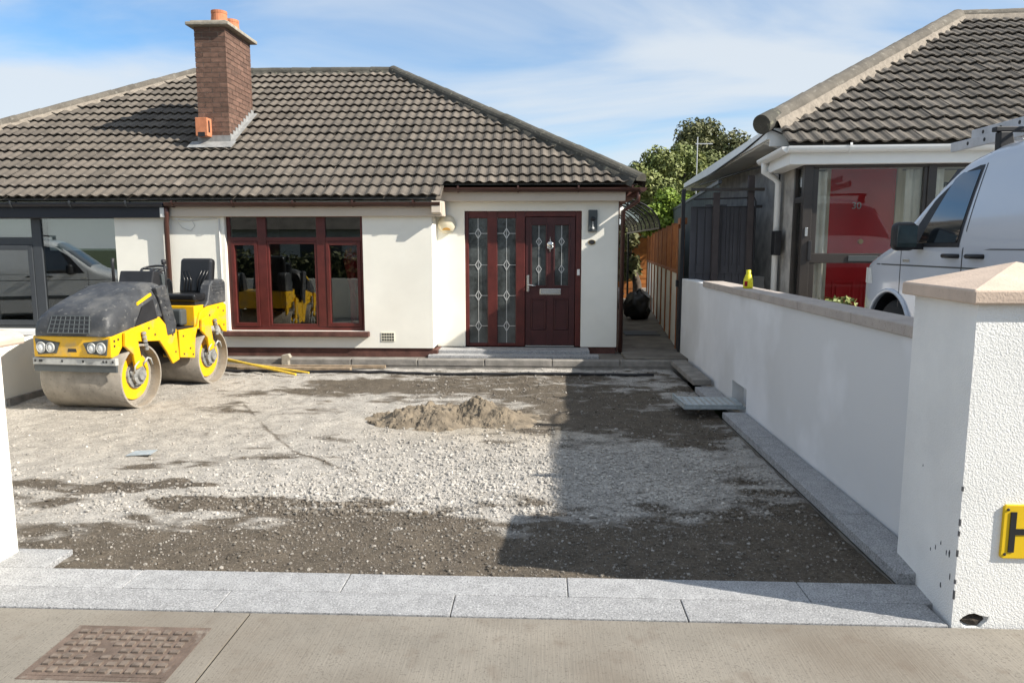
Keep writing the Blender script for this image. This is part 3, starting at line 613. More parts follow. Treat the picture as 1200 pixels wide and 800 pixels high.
# ------------------------------------------------------------------ chimney
cx0, cx1, cy0, cy1, cz0, cz1 = -5.43, -4.94, 11.57, 12.55, 3.0, 5.04
ch = MB().box(cx0 + .008, cx1 - .008, cy0 + .008, cy1 - .008, cz0, cz1).build('chimney', M['brick_mortar'], house)
stuff = MB(); bl, bh, j = .2398, .0655, .0105
for r_ in range(27):
    z = cz0 + r_ * .0755
    if z + bh > cz1 + .002: break
    off = 0 if r_ % 2 == 0 else -.125
    def course(a0, a1, off):
        x = a0 + off; o2 = []
        while x < a1 - .03:
            p, q = max(x, a0), min(x + bl, a1)
            if q - p > .03: o2.append((p, q))
            x += bl + j
        return o2
    for p, q in course(cx0, cx1, off):
        if z > 3.15: MB().box(p, q, cy0 + random.uniform(-.002, .002), cy0 + .05, z, z + bh).build('brick', M['brick'], ch)
        stuff.box(p, q, cy1 - .05, cy1 + random.uniform(-.002, .002), z, z + bh)
    for p, q in course(cy0 + .052, cy1 - .052, -.125 - off):
        if z > 3.15 + (p - cy0) * .6: MB().box(cx1 - .05, cx1 + random.uniform(-.002, .002), p, q, z, z + bh).build('brick', M['brick'], ch)
        stuff.box(cx0 + random.uniform(-.002, .002), cx0 + .05, p, q, z, z + bh)
tag(stuff.build('brickwork', M['brick'], ch), kind='stuff')
MB().prism([(cx0 - .095, cy0 - .09), (cx1 + .095, cy0 - .09), (cx1 + .095, cy1 + .09), (cx0 - .095, cy1 + .09)], 'z', cz1, cz1 + .055).box(cx0 - .04, cx1 + .04, cy0 - .04, cy1 + .04, cz1 + .054, cz1 + .085).build('chimney_cap', M['cap'], ch, bevel=.012)
for y in (11.83, 12.28): MB().lathe((-5.13, y, cz1 + .08), [(.135, 0), (.13, .02), (.118, .17), (.122, .175), (.122, .215), (.1, .215), (.095, .05), (0, .05)], n=20).build('chimney_pot', M['terracotta'], ch, smooth=False)
# lead flashing
zr = lambda y: EZ + TANS * (y - EY)
MB().box(cx0 - .02, cx1 + .02, cy0 - .02, cy0 - .004, zr(cy0) + .02, zr(cy0) + .17).build('lead_apron', M['lead'], ch)
MB().add([(cx0 - .12, cy0 - .004, zr(cy0) + .085), (cx1 + .1, cy0 - .004, zr(cy0) + .085), (cx1 + .1, cy0 - .2, zr(cy0 - .2) + .085), (cx0 - .12, cy0 - .2, zr(cy0 - .2) + .085)], [(0, 1, 2, 3)]).build('lead_apron', M['lead'], ch).modifiers.new('s', 'SOLIDIFY').thickness = .006
n = 9
for k in range(n):
    a0 = cy0 + (cy1 - cy0) * k / n; a1 = cy0 + (cy1 - cy0) * (k + 1) / n + .01
    MB().box(cx1 + .003, cx1 + .009 + .001 * (k % 2), a0, a1, zr(a0) - .02, zr(a0) + .20).build('step_flashing', M['lead'], ch)
MB().add([(cx1 + .004, cy0 - .2, zr(cy0 - .2) + .09), (cx1 + .075, cy0 - .2, zr(cy0 - .2) + .09), (cx1 + .075, cy1, zr(cy1) + .09), (cx1 + .004, cy1, zr(cy1) + .09)], [(0, 1, 2, 3)]).build('soaker', M['lead'], ch).modifiers.new('s', 'SOLIDIFY').thickness = .005
tb = MB().box(cx0 + .02, cx0 + .21, cy0 - .17, cy0 - .003, zr(cy0) + .14, zr(cy0) + .42).build('flue_block', M['terracotta'], ch, bevel=.008)
MB().box(cx0 + .21, cx0 + .212, cy0 - .13, cy0 - .08, zr(cy0) + .2, zr(cy0) + .38).box(cx0 + .06, cx0 + .17, cy0 - .172, cy0 - .169, zr(cy0) + .13, zr(cy0) + .20).build('flue_hole', M['black'], tb)

# ------------------------------------------------------------------ boundary walls and gate pillars
def carve(o, cutters):
    """cut real recesses into a mesh object"""
    for mb in cutters:
        c_ = link('cutter', mb.mesh('cutter')); md = o.modifiers.new('b', 'BOOLEAN'); md.operation = 'DIFFERENCE'; md.object = c_; md.solver = 'EXACT'
        bpy.context.view_layer.update(); c_.matrix_world = o.matrix_world.copy() if o.parent and o.parent.name not in WORLD else Matrix(); bpy.context.view_layer.update()
        me = bpy.data.meshes.new_from_object(o.evaluated_get(bpy.context.evaluated_depsgraph_get())); o.modifiers.remove(md); o.data = me; bpy.data.objects.remove(c_)
def blob(c, r, seed, n=2):
    bm = bmesh.new(); bmesh.ops.create_icosphere(bm, subdivisions=n, radius=1); rr = random.Random(seed); mb = MB()
    vs = []
    for v_ in bm.verts:
        k = rr.uniform(.75, 1.2); vs.append((c[0] + v_.co.x * r[0] * k, c[1] + v_.co.y * r[1] * k, c[2] + v_.co.z * r[2] * k))
    mb.add(vs, [[v_.index for v_ in f_.verts] for f_ in bm.faces]); bm.free(); return mb
bw = thing('boundary_wall', 'long white plastered boundary wall with grey coping between the two driveways', 'wall', (2.1, 6.3, 0))
wl = MB().box(2.0, 2.2, 3.73, 9.05, -.1, 1.165).build('wall', M['plaster'], bw)
carve(wl, [MB().box(1.9, 2.12, 7.06, 7.6, .0, .27)])
ed = [3.78, 4.72, 5.70, 6.68, 7.66, 9.06]
for a, b_ in zip(ed[:-1], ed[1:]): MB().box(1.975, 2.225, a + .002, b_ - .002, 1.166, 1.236).build('coping_stone', M['coping'], bw, bevel=.008)
fw = thing('boundary_wall', 'short white wall end without coping beside the passage gate', 'wall', (2.1, 9.8, 0))
MB().box(2.015, 2.195, 9.052, 10.6, -.1, 1.20).build('wall', M['plaster'], fw, bevel=.01)
tr = thing('metal_tray', 'galvanised metal channel tray lying at the wall foot by the dark recess', 'tray', (1.6, 7.3, .05))
MB().prism([(1.38, 7.62), (1.41, 7.10), (2.02, 7.12), (2.03, 7.58)], 'z', .055, .085).build('tray_plate', M['galv'], tr, bevel=.006)
frame_ring(1.42, 2.0, 0, 1, 0, 1, .01)
MB().prism([(1.38, 7.62), (1.41, 7.10), (1.425, 7.10), (1.395, 7.62)], 'z', .087, .115).prism([(1.42, 7.101), (1.99, 7.12), (1.99, 7.135), (1.42, 7.116)], 'z', .087, .105).build('tray_rim', M['galv'], tr)
mb = MB()
for i in range(9): mb.box(1.45 + i * .06, 1.47 + i * .06, 7.16, 7.55, .086, .0885)
tag(mb.build('tray_ribs', M['silver'], tr), kind='stuff')
MB().box(1.75, 1.96, 8.36, 9.85, .06, .13).build('kerb_slab', M['kerb'], ge, bevel=.01)
pr = thing('gate_pillar', 'white roughcast gate pillar with a buff pyramid cap and chipped paint', 'pillar', (2.13, 3.4, 0))
po = MB().prism([(1.81, 3.09), (2.46, 3.09), (2.51, 3.74), (1.88, 3.74)], 'z', -.05, 1.42).build('pillar_shaft', M['roughcast'], pr)
carve(po, [blob((1.905, 3.09, .022), (.058, .06, .036), 3)])
blob((1.905, 3.135, .02), (.066, .035, .042), 13).build('exposed_core', mat('exposed_concrete', (.05, .04, .032), .95, .4, 40, .5), pr)
cp = MB(); cx_, cy_ = 2.155, 3.415
a0, a1, b0, b1 = 1.772, 2.498, 3.055, 3.775
cp.add([(a0, b0, 1.415), (a1, b0, 1.415), (a1 + .04, b1, 1.415), (a0 + .055, b1, 1.415), (a0, b0, 1.475), (a1, b0, 1.475), (a1 + .04, b1, 1.475), (a0 + .055, b1, 1.475), (cx_, cy_, 1.585)], [(3, 2, 1, 0), (0, 1, 5, 4), (1, 2, 6, 5), (2, 3, 7, 6), (3, 0, 4, 7), (4, 5, 8), (5, 6, 8), (6, 7, 8), (7, 4, 8)])
cp.build('pillar_cap', M['capstone'], pr, bevel=.008)
chip = mat('paint_chip', (.07, .07, .075), .9, .3, 40)
for k, (x, y, z, w_, h_) in enumerate([(1.81, 3.16, .30, .010, .030), (1.81, 3.19, .29, .008, .022), (1.81, 3.25, .31, .006, .018), (1.81, 3.3, .27, .008, .02), (1.81, 3.14, .2, .007, .03), (1.81, 3.22, .12, .01, .02), (1.81, 3.35, .24, .006, .012), (1.81, 3.5, .6, .006, .01)]):
    rr = random.Random(k); pts = [(y + .6 * w_ * math.cos(t) * rr.uniform(.5, 1.2), z + .75 * h_ * math.sin(t) * rr.uniform(.5, 1.2)) for t in [math.pi * 2 * i / 7 for i in range(7)]]
    MB().prism(pts, 'x', x - .0015 + (y - 3.09) * .1077, x + .006 + (y - 3.09) * .1077).build('paint_chip', chip, pr)
for k, (z, h_) in enumerate([(.33, .03), (.42, .022), (.47, .03), (.14, .04), (.62, .02), (.2, .018)]):
    MB().box(1.8075, 1.8145, 3.0875, 3.0945, z - h_ / 2, z + h_ / 2).build('paint_chip', chip, pr)
sg = thing('hydrant_sign', 'yellow hydrant sign plate with black letter H on the white pillar', 'sign', (2.06, 3.09, .44))
SP = MB(); x0, x1, z0, z1 = 1.985, 2.165, .315, .555; q = []
for cx2, cz2, st in ((x1 - .015, z1 - .015, 0), (x0 + .015, z1 - .015, 1), (x0 + .015, z0 + .015, 2), (x1 - .015, z0 + .015, 3)):
    q += [(cx2 + .015 * math.cos(math.pi / 2 * (st + i / 4)), cz2 + .015 * math.sin(math.pi / 2 * (st + i / 4))) for i in range(5)]
SP.prism(q, 'y', 3.078, 3.093).build('sign_plate', M['sign_yellow'], sg, bevel=.003)
MB().box(2.013, 2.038, 3.074, 3.079, .345, .525).box(2.112, 2.137, 3.074, 3.079, .345, .525).box(2.038, 2.112, 3.0745, 3.079, .423, .45).build('sign_letter', M['black'], sg)
for x in (x0 + .017, x1 - .017):
    for z in (z0 + .02, z1 - .02): MB().lathe((x, 3.078, z), [(0, -.005), (.005, -.004), (.007, 0)], 'y', 10).build('screw', M['brown_frame'], sg)
lp = thing('gate_pillar', 'plain white gate pillar with pale flat cap beside the granite slab', 'pillar', (-3.15, 3.4, 0))
MB().box(-3.45, -2.86, 3.07, 3.68, -.05, 1.135).build('pillar_shaft', M['render'], lp, bevel=.006)
MB().prism([(-3.53, 1.136), (-2.78, 1.136), (-2.775, 1.18), (-2.84, 1.215), (-3.47, 1.215), (-3.535, 1.18)], 'y', 2.99, 3.76).build('pillar_cap', M['capstone'], lp, bevel=.012)
lw_ = thing('garden_wall', 'low white garden wall running to the house beside the road roller', 'wall', (-5.8, 6.9, 0))
MB().box(-5.9, -5.7, 3.4, 10.08, -.1, .64).build('wall', M['render'], lw_, bevel=.01)
MB().box(-5.705, -5.66, 7.35, 9.9, -.06, .05).build('wall_footing', M['kerb'], lw_)
fwl = thing('garden_wall', 'low white front wall left of the plain gate pillar', 'wall', (-5.5, 3.3, 0))
MB().box(-9.5, -3.452, 3.2, 3.39, -.1, .9).build('wall', M['render'], fwl)
fwr = thing('garden_wall', 'white front wall running on from the capped gate pillar', 'wall', (4.3, 3.3, 0))
MB().box(2.462, 3.6, 3.2, 3.38, -.1, 1.0).build('wall', M['roughcast'], fwr)
bo = thing('bottle', 'small yellow plastic bottle standing on the wall coping', 'bottle', (2.1, 7.45, 1.236))
MB().lathe((2.08, 7.45, 1.236), [(0, 0), (.045, 0), (.05, .02), (.046, .09), (.03, .135), (.022, .15), (.024, .185), (.0, .187)], n=14).build('bottle_body', M['bottle'], bo, smooth=True)
MB().box(2.032, 2.062, 7.405, 7.412, 1.26, 1.31).build('bottle_label', M['vasered'], bo)

# ------------------------------------------------------------------ right-hand bungalow (local frame, turned 3.6 degrees)
NA = rad(-3.6); NO = Vector((2.61, 8.73, 0)); NX = Matrix.Translation((2.84, 9.5, -.145)) @ Matrix.Rotation(NA, 4, 'Z') @ Matrix.Scale(1.088, 4)
nb = thing('bungalow', 'neighbouring bungalow with white gutter, dark glazed porch and red door behind the van', 'bungalow', (2.84, 9.5, -.145), rz=NA); nb.scale = (1.088, 1.088, 1.088)
NEV, NEZ, NRV = -.42, 2.76, 3.56; nz_ = lambda v_: NEZ + .6 * (v_ - NEV); NRZ = nz_(NRV)
d_ = MB()
deck(d_, [(.13, NEV, NEZ + o_), (14, NEV, NEZ + o_), (14, NRV, NRZ + o_), (NRV, NRV, NRZ + o_), (0, 0, nz_(0) + o_), (.13, -.02, nz_(-.02) + o_)])
deck(d_, [(0, 7.4, nz_(0) + o_), (0, 0, nz_(0) + o_), (NRV, NRV, NRZ + o_)])
deck(d_, [(14, 7.4, nz_(0) + o_), (0, 7.4, nz_(0) + o_), (NRV, NRV, NRZ + o_), (14, NRV, NRZ + o_)])
nroof = d_.build('roof', M['tile_dark'], nb)
sm = (NRV - NEV) / CS
tile_slope(nroof, (0, NEV, NEZ), (1, 0, 0), (0, CS, SN), 0, 9, sm, [(-1, CS, -NEV), (-1, 0, -.10), (0, 1, sm)], 'tile_dark', xf=NX)
ridge_run(nroof, (-.03, -.03, nz_(0) + .05), (NRV, NRV, NRZ + .02), M['ridge_pale'], .125, .42, M['mortar'], .175)
MB().cyl((-.12, -.12, nz_(0) + .02), (.06, .06, nz_(0) + .12), .112, 18).build('ridge_end', M['ridge'], nroof)
ridge_run(nroof, (NRV, NRV, NRZ + .015), (13.9, NRV, NRZ + .015), M['ridge_pale'], .12, .42, M['mortar'], .17)
# walls
nwl = MB().box(.36, .6, .15, 7.1, .3, 2.86).box(.6, .93, .9, 1.12, .3, 2.86).box(1.80, 9, .9, 1.12, 1.3, 2.86).box(1.80, 9, .9, 1.12, .3, 1.3).box(.93, 1.8, .9, 1.12, 2.5, 2.86).box(.36, 9, 6.9, 7.1, .3, 2.86)
nwl.build('wall', M['pebbledash'], nb)
MB().box(.61, 1.9, .885, .897, .4, 2.6).box(1.95, 5, .88, .897, .4, 2.6).build('porch_lining', M['cream'], nb)
MB().box(.36, 6.5, -.3, .9, .38, .52).build('porch_floor', M['conc_old'], nb)
MB().box(.37, 6.5, -.24, .9, 2.62, 2.66).build('porch_ceiling', M['white'], nb)
# porch frames
pf = MB().box(.34, .44, -.27, -.17, .52, 2.62).box(.44, 1.66, -.27, -.19, 2.53, 2.62).box(.44, 1.66, -.26, -.20, 1.47, 1.58).box(1.66, 1.75, -.27, -.18, .52, 2.62).box(1.75, 4.6, -.27, -.19, 2.53, 2.62).box(3.1, 3.18, -.27, -.18, .52, 2.53).box(4.52, 4.6, -.27, -.18, .52, 2.53)
pf.box(.44, .50, -.255, -.2, .52, 2.53).box(1.62, 1.66, -.255, -.2, .52, 2.53).box(.34, .40, .09, .15, .52, 2.62).box(.345, .395, -.17, .09, 2.55, 2.62).box(.345, .395, -.17, .09, 2.15, 2.22).box(.345, .395, -.17, .09, .52, .6)
porch = pf.build('porch_frame', M['brown_frame'], nb, bevel=.005)
for a in ((.50, 1.62, -.232, -.226, 1.58, 2.53), (.50, 1.62, -.232, -.226, .55, 1.47), (1.75, 3.1, -.232, -.226, .55, 2.53), (3.18, 4.52, -.232, -.226, .55, 2.53), (.368, .374, -.17, .09, .6, 2.15), (.368, .374, -.17, .09, 2.22, 2.55)): MB().box(*a).build('pane', M['porchglass'], porch)
MB().box(.86, 1.18, -.272, -.262, 1.49, 1.555).build('letter_plate', M['grey_lamp'], porch, bevel=.004)
MB().box(.37, .40, -.285, -.27, 1.77, 1.87).build('door_handle', M['chrome'], porch, bevel=.004); MB().box(.41, .45, -.29, -.27, 1.5, 1.72).build('door_lock', M['black'], porch, bevel=.006)
# red door behind the glass
rd = MB().box(.97, 1.76, .84, .88, .52, 2.62).build('red_door', M['red'], nb)
for a, b_ in ((1.05, 1.33), (1.40, 1.68)):
    frame_ring(a, b_, .72, 1.22, .825, .839, .03).build('door_panel', M['red'], rd, bevel=.008)
    MB().box(a + .05, b_ - .05, .822, .839, .77, 1.17).build('door_panel', M['red'], rd, bevel=.012)
MB().box(1.22, 1.52, .825, .839, .585, .655).build('letter_plate', M['brass'], rd, bevel=.006)
MB().lathe((1.37, .83, 1.72), [(.0, -.02), (.03, -.02), (.035, .0)], 'y', 12).build('knocker', M['brass'], rd)
fc = bpy.data.curves.new('door_number', 'FONT'); fc.body = '30'; fc.size = .12; fc.extrude = .003
fo = bpy.data.objects.new('tmp', fc); COL.objects.link(fo); bpy.context.view_layer.update()
fm = bpy.data.meshes.new_from_object(fo.evaluated_get(bpy.context.evaluated_depsgraph_get())); bpy.data.objects.remove(fo); fm.materials.append(M['leadcame'])
fo = link('door_number', fm, rd); fo.location = (1.24, .835, 2.13); fo.rotation_euler = (rad(90), 0, 0)
MB().box(.91, .968, .82, .884, .52, 2.62).box(1.762, 1.82, .82, .884, .52, 2.62).build('door_frame', M['cream'], nb, bevel=.006)
def drape(name, x0, x1, y, z0, z1, parent, m_):
    n_ = int((x1 - x0) / .012); rows = [[(x0 + (x1 - x0) * i / n_, y + .018 * math.sin(i * .9) + .008 * math.sin(i * .37), z) for i in range(n_ + 1)] for z in (z0, z1)]
    return MB().grid(rows).build(name, m_, parent, smooth=True)
drape('curtain', .47, .64, -.10, .55, 2.5, nb, M['curtain']); drape('curtain', 1.5, 1.9, -.08, .55, 2.52, nb, M['curtain']); drape('curtain', 2.2, 2.5, .05, .55, 2.52, nb, M['curtain'])
MB().box(2.0, 3.3, .84, .878, 1.2, 2.45).build('inner_window', M['interior'], nb)
# fascia, gutter, downpipe, side soffit
MB().box(.15, 6.5, -.36, -.272, 2.56, 2.73).box(.15, .34, -.27, .75, 2.56, 2.73).build('fascia', M['white'], nb, bevel=.006)
ng = gutter(nb, (.10, -.43, 2.745), (6.5, -.43, 2.735), M['white'], .06)
for x in (.75, 1.95, 3.2): bracket(ng, (x, -.43, 2.744), (1, 0, 0), M['white'], .066)
gutter(nb, (.10, .8, 2.735), (.10, -.43, 2.745), M['white'], .06)
MB().tube([(.10, .62, 2.70), (.10, .64, 2.58), (.24, .66, 2.5), (.285, .66, 2.44), (.285, .66, .4)], .038, 12).build('downpipe', M['white'], nb, smooth=True)
MB().box(-.035, -.005, -.05, 7.4, 2.88, 3.01).build('barge_board', M['white'], nb)
MB().box(-.004, .36, -.02, 7.4, 2.862, 2.885).build('soffit', M['white_dirty'], nb)
MB().box(-.004, .2, -.05, -.02, 2.80, 3.0).build('eaves_end', M['white'], nb)
MB().prism([(-.02, 2.86), (.34, 2.74), (.34, 2.86)], 'y', .10, .22).build('soffit_bracket', M['white'], nb)
MB().tube([(-.03, -.1, 2.97), (-.05, 1.2, 2.9), (-.04, 4.0, 2.86), (-.05, 7.3, 2.9)], .012, 6).tube([(-.02, -.05, 3.0), (.1, -.12, 2.93), (.2, -.2, 2.9), (.16, -.3, 2.8)], .01, 6).tube([(-.04, 5, 2.78), (.2, 2.4, 2.76), (.33, 1.2, 2.74), (.33, .9, 2.62), (.3, .7, 2.68)], .014, 6).build('cable', M['black'], nb, smooth=True)
MB().box(.22, .30, .44, .62, 1.55, 1.85).build('cable_box', M['black'], nb, bevel=.01)
MB().tube([(.31, .75, .5), (.32, .75, 2.7)], .012, 6).build('cable', M['black'], nb)
MB().box(.16, .357, 1.45, 1.75, .85, 1.245).build('meter_box', M['white_dirty'], nb, bevel=.01)
ae = thing('aerial', 'thin metal television aerial beyond the neighbouring roof edge', 'aerial', (4.1, 20, .3))
MB().cyl((4.1, 20, .3), (4.1, 20, 4.55), .014, 8).build('mast', M['alu'], ae); MB().box(4.05, 4.5, 19.99, 20.01, 4.36, 4.385).build('boom', M['alu'], ae)

# side gate between boundary wall and neighbour wall
sgate = thing('side_gate', 'tall dark grey boarded side gate with black metal bars behind the boundary wall', 'gate', (2.55, 10.4, .3))
for i in range(9): MB().box(2.075 + i * .1, 2.17 + i * .1, 10.42, 10.44 + random.uniform(0, .004), .42, 2.21 + (.03 if i in (2, 3, 4) else 0)).build('board', M['gate'], sgate, bevel=.003)
for z in (.55, 1.28): MB().box(2.07, 2.98, 10.405, 10.42, z, z + .12).build('ledge', M['gate'], sgate)
for x, z in ((2.37, 2.40), (2.84, 2.63)): MB().box(x, x + .085, 10.34, 10.40, .42, z).build('post', mat('post_brown_grey', (.06, .05, .05), .8, .1), sgate)
MB().box(1.985, 2.035, 10.62, 10.67, .1, 2.47).build('post', M['gate_bar'], sgate)
MB().box(2.05, 3.05, 10.30, 10.335, 2.42, 2.46).build('top_rail', M['brown_frame'], sgate)
MB().tube([(2.10, 10.36, 2.31), (2.93, 10.36, 2.33), (2.95, 10.36, 2.28), (2.95, 10.36, .45)], .012, 6).tube([(2.08, 10.36, 2.20), (2.98, 10.36, 2.21)], .009, 6).build('metal_frame', M['gate_bar'], sgate)
for i in range(7): MB().cyl((2.15 + i * .115, 10.365, 1.3), (2.15 + i * .115, 10.365, 2.205), .006, 6).build('bar', M['gate_bar'], sgate)
MB().cyl((2.95, 10.36, 2.21), (3.04, 10.36, 2.21), .02, 8).build('hinge', M['gate_bar'], sgate)

# ------------------------------------------------------------------ passage: fence, black gate leaf, canopy, clutter
FA = math.atan2(.092, .996)
fence = thing('timber_fence', 'orange timber fence panels on a white concrete base along the passage', 'fence', (2.03, 10.72, .12), rz=-FA)
L0 = .35
for i in range(8):
    a = L0 + i * 1.15; b_ = a + 1.15
    MB().box(-.02, .05, a + .03, b_ - .03, 0, 1.14).build('base_panel', M['render'], fence)
    MB().box(-.045, .055, b_ - .05, b_ + .01, 0, 1.92 - .01 * i).build('post', M['post_wood'], fence)
    for k in range(10): MB().box(-.03 + .012 * (k % 2), .02, a + .03 + k * .107, a + .03 + k * .107 + .103, 1.145, 1.88 - .01 * i).build('board', M['orange_wood'], fence)
    MB().box(-.05, -.031, a, b_ - .06, 1.14, 1.19).build('rail', M['post_wood'], fence)
MB().box(-.045, .055, .26, .345, 0, 1.95).box(-.05, .05, -.07, .26, 1.86, 1.95).build('gate_frame', M['post_wood'], fence)
gl = thing('gate_leaf', 'narrow black metal gate leaf in the timber frame at the passage mouth', 'gate', (2.03, 10.70, .12), rz=-FA)
MB().box(-.04, .01, .0, .24, .02, 1.80).build('gate_panel', M['black'], gl, bevel=.006); MB().box(-.075, -.04, .08, .16, .95, 1.05).build('latch', M['black'], gl, bevel=.01)
sh = thing('corrugated_screen', 'grey green corrugated screen rising above the orange fence', 'screen', (2.2, 11, 0), rz=-FA)
n_ = 120; MB().grid([[(.35 + .012 * math.sin(i * 1.6), -.3 + i * .07, z) for i in range(n_)] for z in (.4, 2.55)]).build('corrugated_sheet', M['green_sheet'], sh, smooth=True)
MB().box(.33, .38, -.3, 8.1, 2.55, 2.6).build('top_rail', M['frame_grey'], sh)
ca = thing('canopy', 'dark curved lean-to canopy with thin ribs over the passage', 'canopy', (1.1, 13, 2.2))
arc = lambda y, r=.0: [(1.08 + .85 * math.sin(t), y, 1.98 + (.5 + r) * math.cos(t)) for t in [math.pi / 2 * i / 8 for i in range(9)]]
for i in range(9): MB().tube(arc(12.2 + i * .55), .014, 6).build('rib', M['black'], ca)
MB().grid([arc(12.2, .015), arc(16.6, .015)]).build('canopy_sheet', glass('canopy_plastic', (.35, .37, .36), .0, .1, .4), ca, smooth=True)
MB().box(1.9, 1.93, 12.1, 16.7, 1.945, 1.975).build('edge_rail', M['black'], ca)
MB().box(1.9, 1.94, 16.5, 16.54, .1, 1.95).build('post', M['black'], ca)
MB().lathe((1.16, 11.3, 2.22), [(0, -.09), (.05, -.08), (.075, -.02), (.07, .03), (.03, .06), (0, .06)], n=14).build('globe_lamp', M['lamp_lens'], ca, smooth=True)
bb = thing('rubbish_bag', 'black rubbish bag slumped against the passage fence', 'bag', (2.0, 15.5, .125))
blob((2.02, 15.5, .40), (.27, .27, .30), 5, 3).build('bag_body', M['bag'], bb, smooth=True); blob((2.05, 15.5, .70), (.06, .06, .08), 6).build('bag_knot', M['bag'], bb, smooth=True)
wb = thing('rubbish_bag', 'pale grey sacks piled at the far end of the passage', 'bag', (1.75, 18.2, .125))
blob((1.72, 18.2, .42), (.3, .25, .32), 8, 3).build('bag_body', mat('sack', (.4, .4, .4), .8, .2, 6), wb, smooth=True)
mat_ = thing('door_mat', 'dark rubber mat lying on the passage path', 'mat', (1.75, 13, .125)); MB().box(1.45, 2.05, 12.6, 13.2, .126, .14).build('mat_sheet', M['black'], mat_)
shd = thing('shed', 'orange timber shed wall closing the end of the passage', 'shed', (2.3, 22, .1))
for i in range(14): MB().box(.9, 3.2, 22.0 + .008 * (i % 2), 22.1, .12 + i * .15, .265 + i * .15).build('board', M['orange_wood'], shd)
MB().box(.9, 3.2, 22.11, 24, .1, 2.25).prism([(.8, 2.22), (3.3, 2.22), (3.3, 2.3), (.8, 2.3)], 'y', 21.95, 24.1).build('shed_body', M['post_wood'], shd)
MB()
# ------------------------------------------------------------------ trees and hedges
def leaves(blobs, n, size, m_, name, parent, flat=.0, seed=0):
    rg = np.random.default_rng(seed); B_ = np.array(blobs); w = B_[:, 3] ** 2; k = rg.choice(len(B_), n, p=w / w.sum())
    d = rg.normal(size=(n, 3)); d /= np.linalg.norm(d, axis=1)[:, None]
    r = B_[k, 3] * (.35 + .85 * rg.random(n) ** .8)
    c = B_[k, :3] + d * r[:, None] * np.array([1, 1, .85])
    nn = d + rg.normal(size=(n, 3)) * .7 + [0, 0, .4]; nn /= np.linalg.norm(nn, axis=1)[:, None]
    a = np.cross(nn, rg.normal(size=(n, 3))); a /= np.linalg.norm(a, axis=1)[:, None]; b2 = np.cross(nn, a)
    s_ = size * rg.uniform(.6, 1.3, (n, 1)); L_ = s_ * 1.5
    P = np.stack([c - a * L_ * .5, c + b2 * s_ * .38 , c + a * L_ * .5, c - b2 * s_ * .38], 1).reshape(-1, 3)
    return link(name, np_mesh(name, P, np.arange(4 * n).reshape(-1, 4), m_), parent)
def tree(label, base, h, crown, nb_, n, size, m_, seed, rb=.5, group=None, name='garden_tree'):
    rr = random.Random(seed); t_ = thing(name, label, 'tree', base, group)
    cx3, cy3, cz3, rx, ry, rz = crown; bl_ = []
    while len(bl_) < nb_:
        x, y, z = (rr.uniform(-1, 1) for _ in range(3))
        if x * x + y * y + z * z < 1: bl_.append((cx3 + x * rx, cy3 + y * ry, cz3 + z * rz, rb * rr.uniform(.55, 1.25)))
    top = (cx3, cy3, cz3 + rz * .4); b0_ = Vector(base); tp = Vector(top)
    tk = MB().tube([b0_, b0_.lerp(tp, .35) + Vector((.08, 0, 0)), b0_.lerp(tp, .7), tp], [.16, .12, .08, .03], 8)
    for q in bl_[::2]:
        s0_ = b0_.lerp(tp, rr.uniform(.4, .75)); e_ = Vector(q[:3]); tk.tube([s0_, s0_.lerp(e_, .5) + Vector((0, 0, .12)), e_], [.045, .03, .012], 5)
    tk.build('trunk', M['bark'], t_, smooth=True); leaves(bl_, n, size, m_, 'crown', t_, seed=seed); return t_
tree('pale green leafy tree growing beside the dark round tree', (3.2, 21.0, 0), 4, (3.55, 21.0, 3.2, 1.35, .9, 1.15), 48, 34000, .085, M['leaf_light'], 1, .38)
tree('large dark green round tree standing behind the pale tree', (5.2, 27, 0), 6, (5.75, 27, 4.5, 1.6, 1.4, 1.3), 64, 40000, .10, M['leaf_dark'], 2, .5)
tree('bright yellow green shrub above the passage screen', (3.0, 18.6, 0), 3, (3.05, 18.6, 2.35, .62, .8, .6), 18, 11000, .08, M['leaf_bright'], 3, .3, name='garden_shrub')
tree('dark climbing shrub at the far end of the passage', (2.7, 20.6, 0), 2.5, (2.35, 20.6, 1.5, .3, .4, .9), 12, 3500, .11, M['leaf_dark'], 4, .26, name='garden_shrub')
for k, (x, z, r_) in enumerate(((9.4, 4.5, 1.5), (7.7, 4.55, 1.0))): tree(['bushy olive green tree far behind the neighbouring roof', 'smaller olive tree just behind the neighbouring side wall'][k], (x, 29, 0), 5, (x, 29, z, r_, 1, r_ * .7), 14, 5000, .17, M['leaf_dark'], 20 + k, .6)
# flowering plant at the neighbour's porch
pl_ = thing('porch_plant', 'small leafy plant by the neighbouring glazed porch', 'plant', (3.0, 8.1, .4)); leaves([(3.05 + .1 * i, 8.2, .95 + .04 * (i % 2), .13) for i in range(4)], 500, .05, M['leaf_light'], 'foliage', pl_, seed=9)
MB().cyl((3.2, 8.2, .4), (3.2, 8.2, .72), .11, 14, .15).build('plant_pot', M['terracotta'], pl_)
MB().tube([(3.2, 8.2, .7), (3.15, 8.2, .85), (3.1, 8.2, .98)], .008, 5).build('stem', M['bark'], pl_)
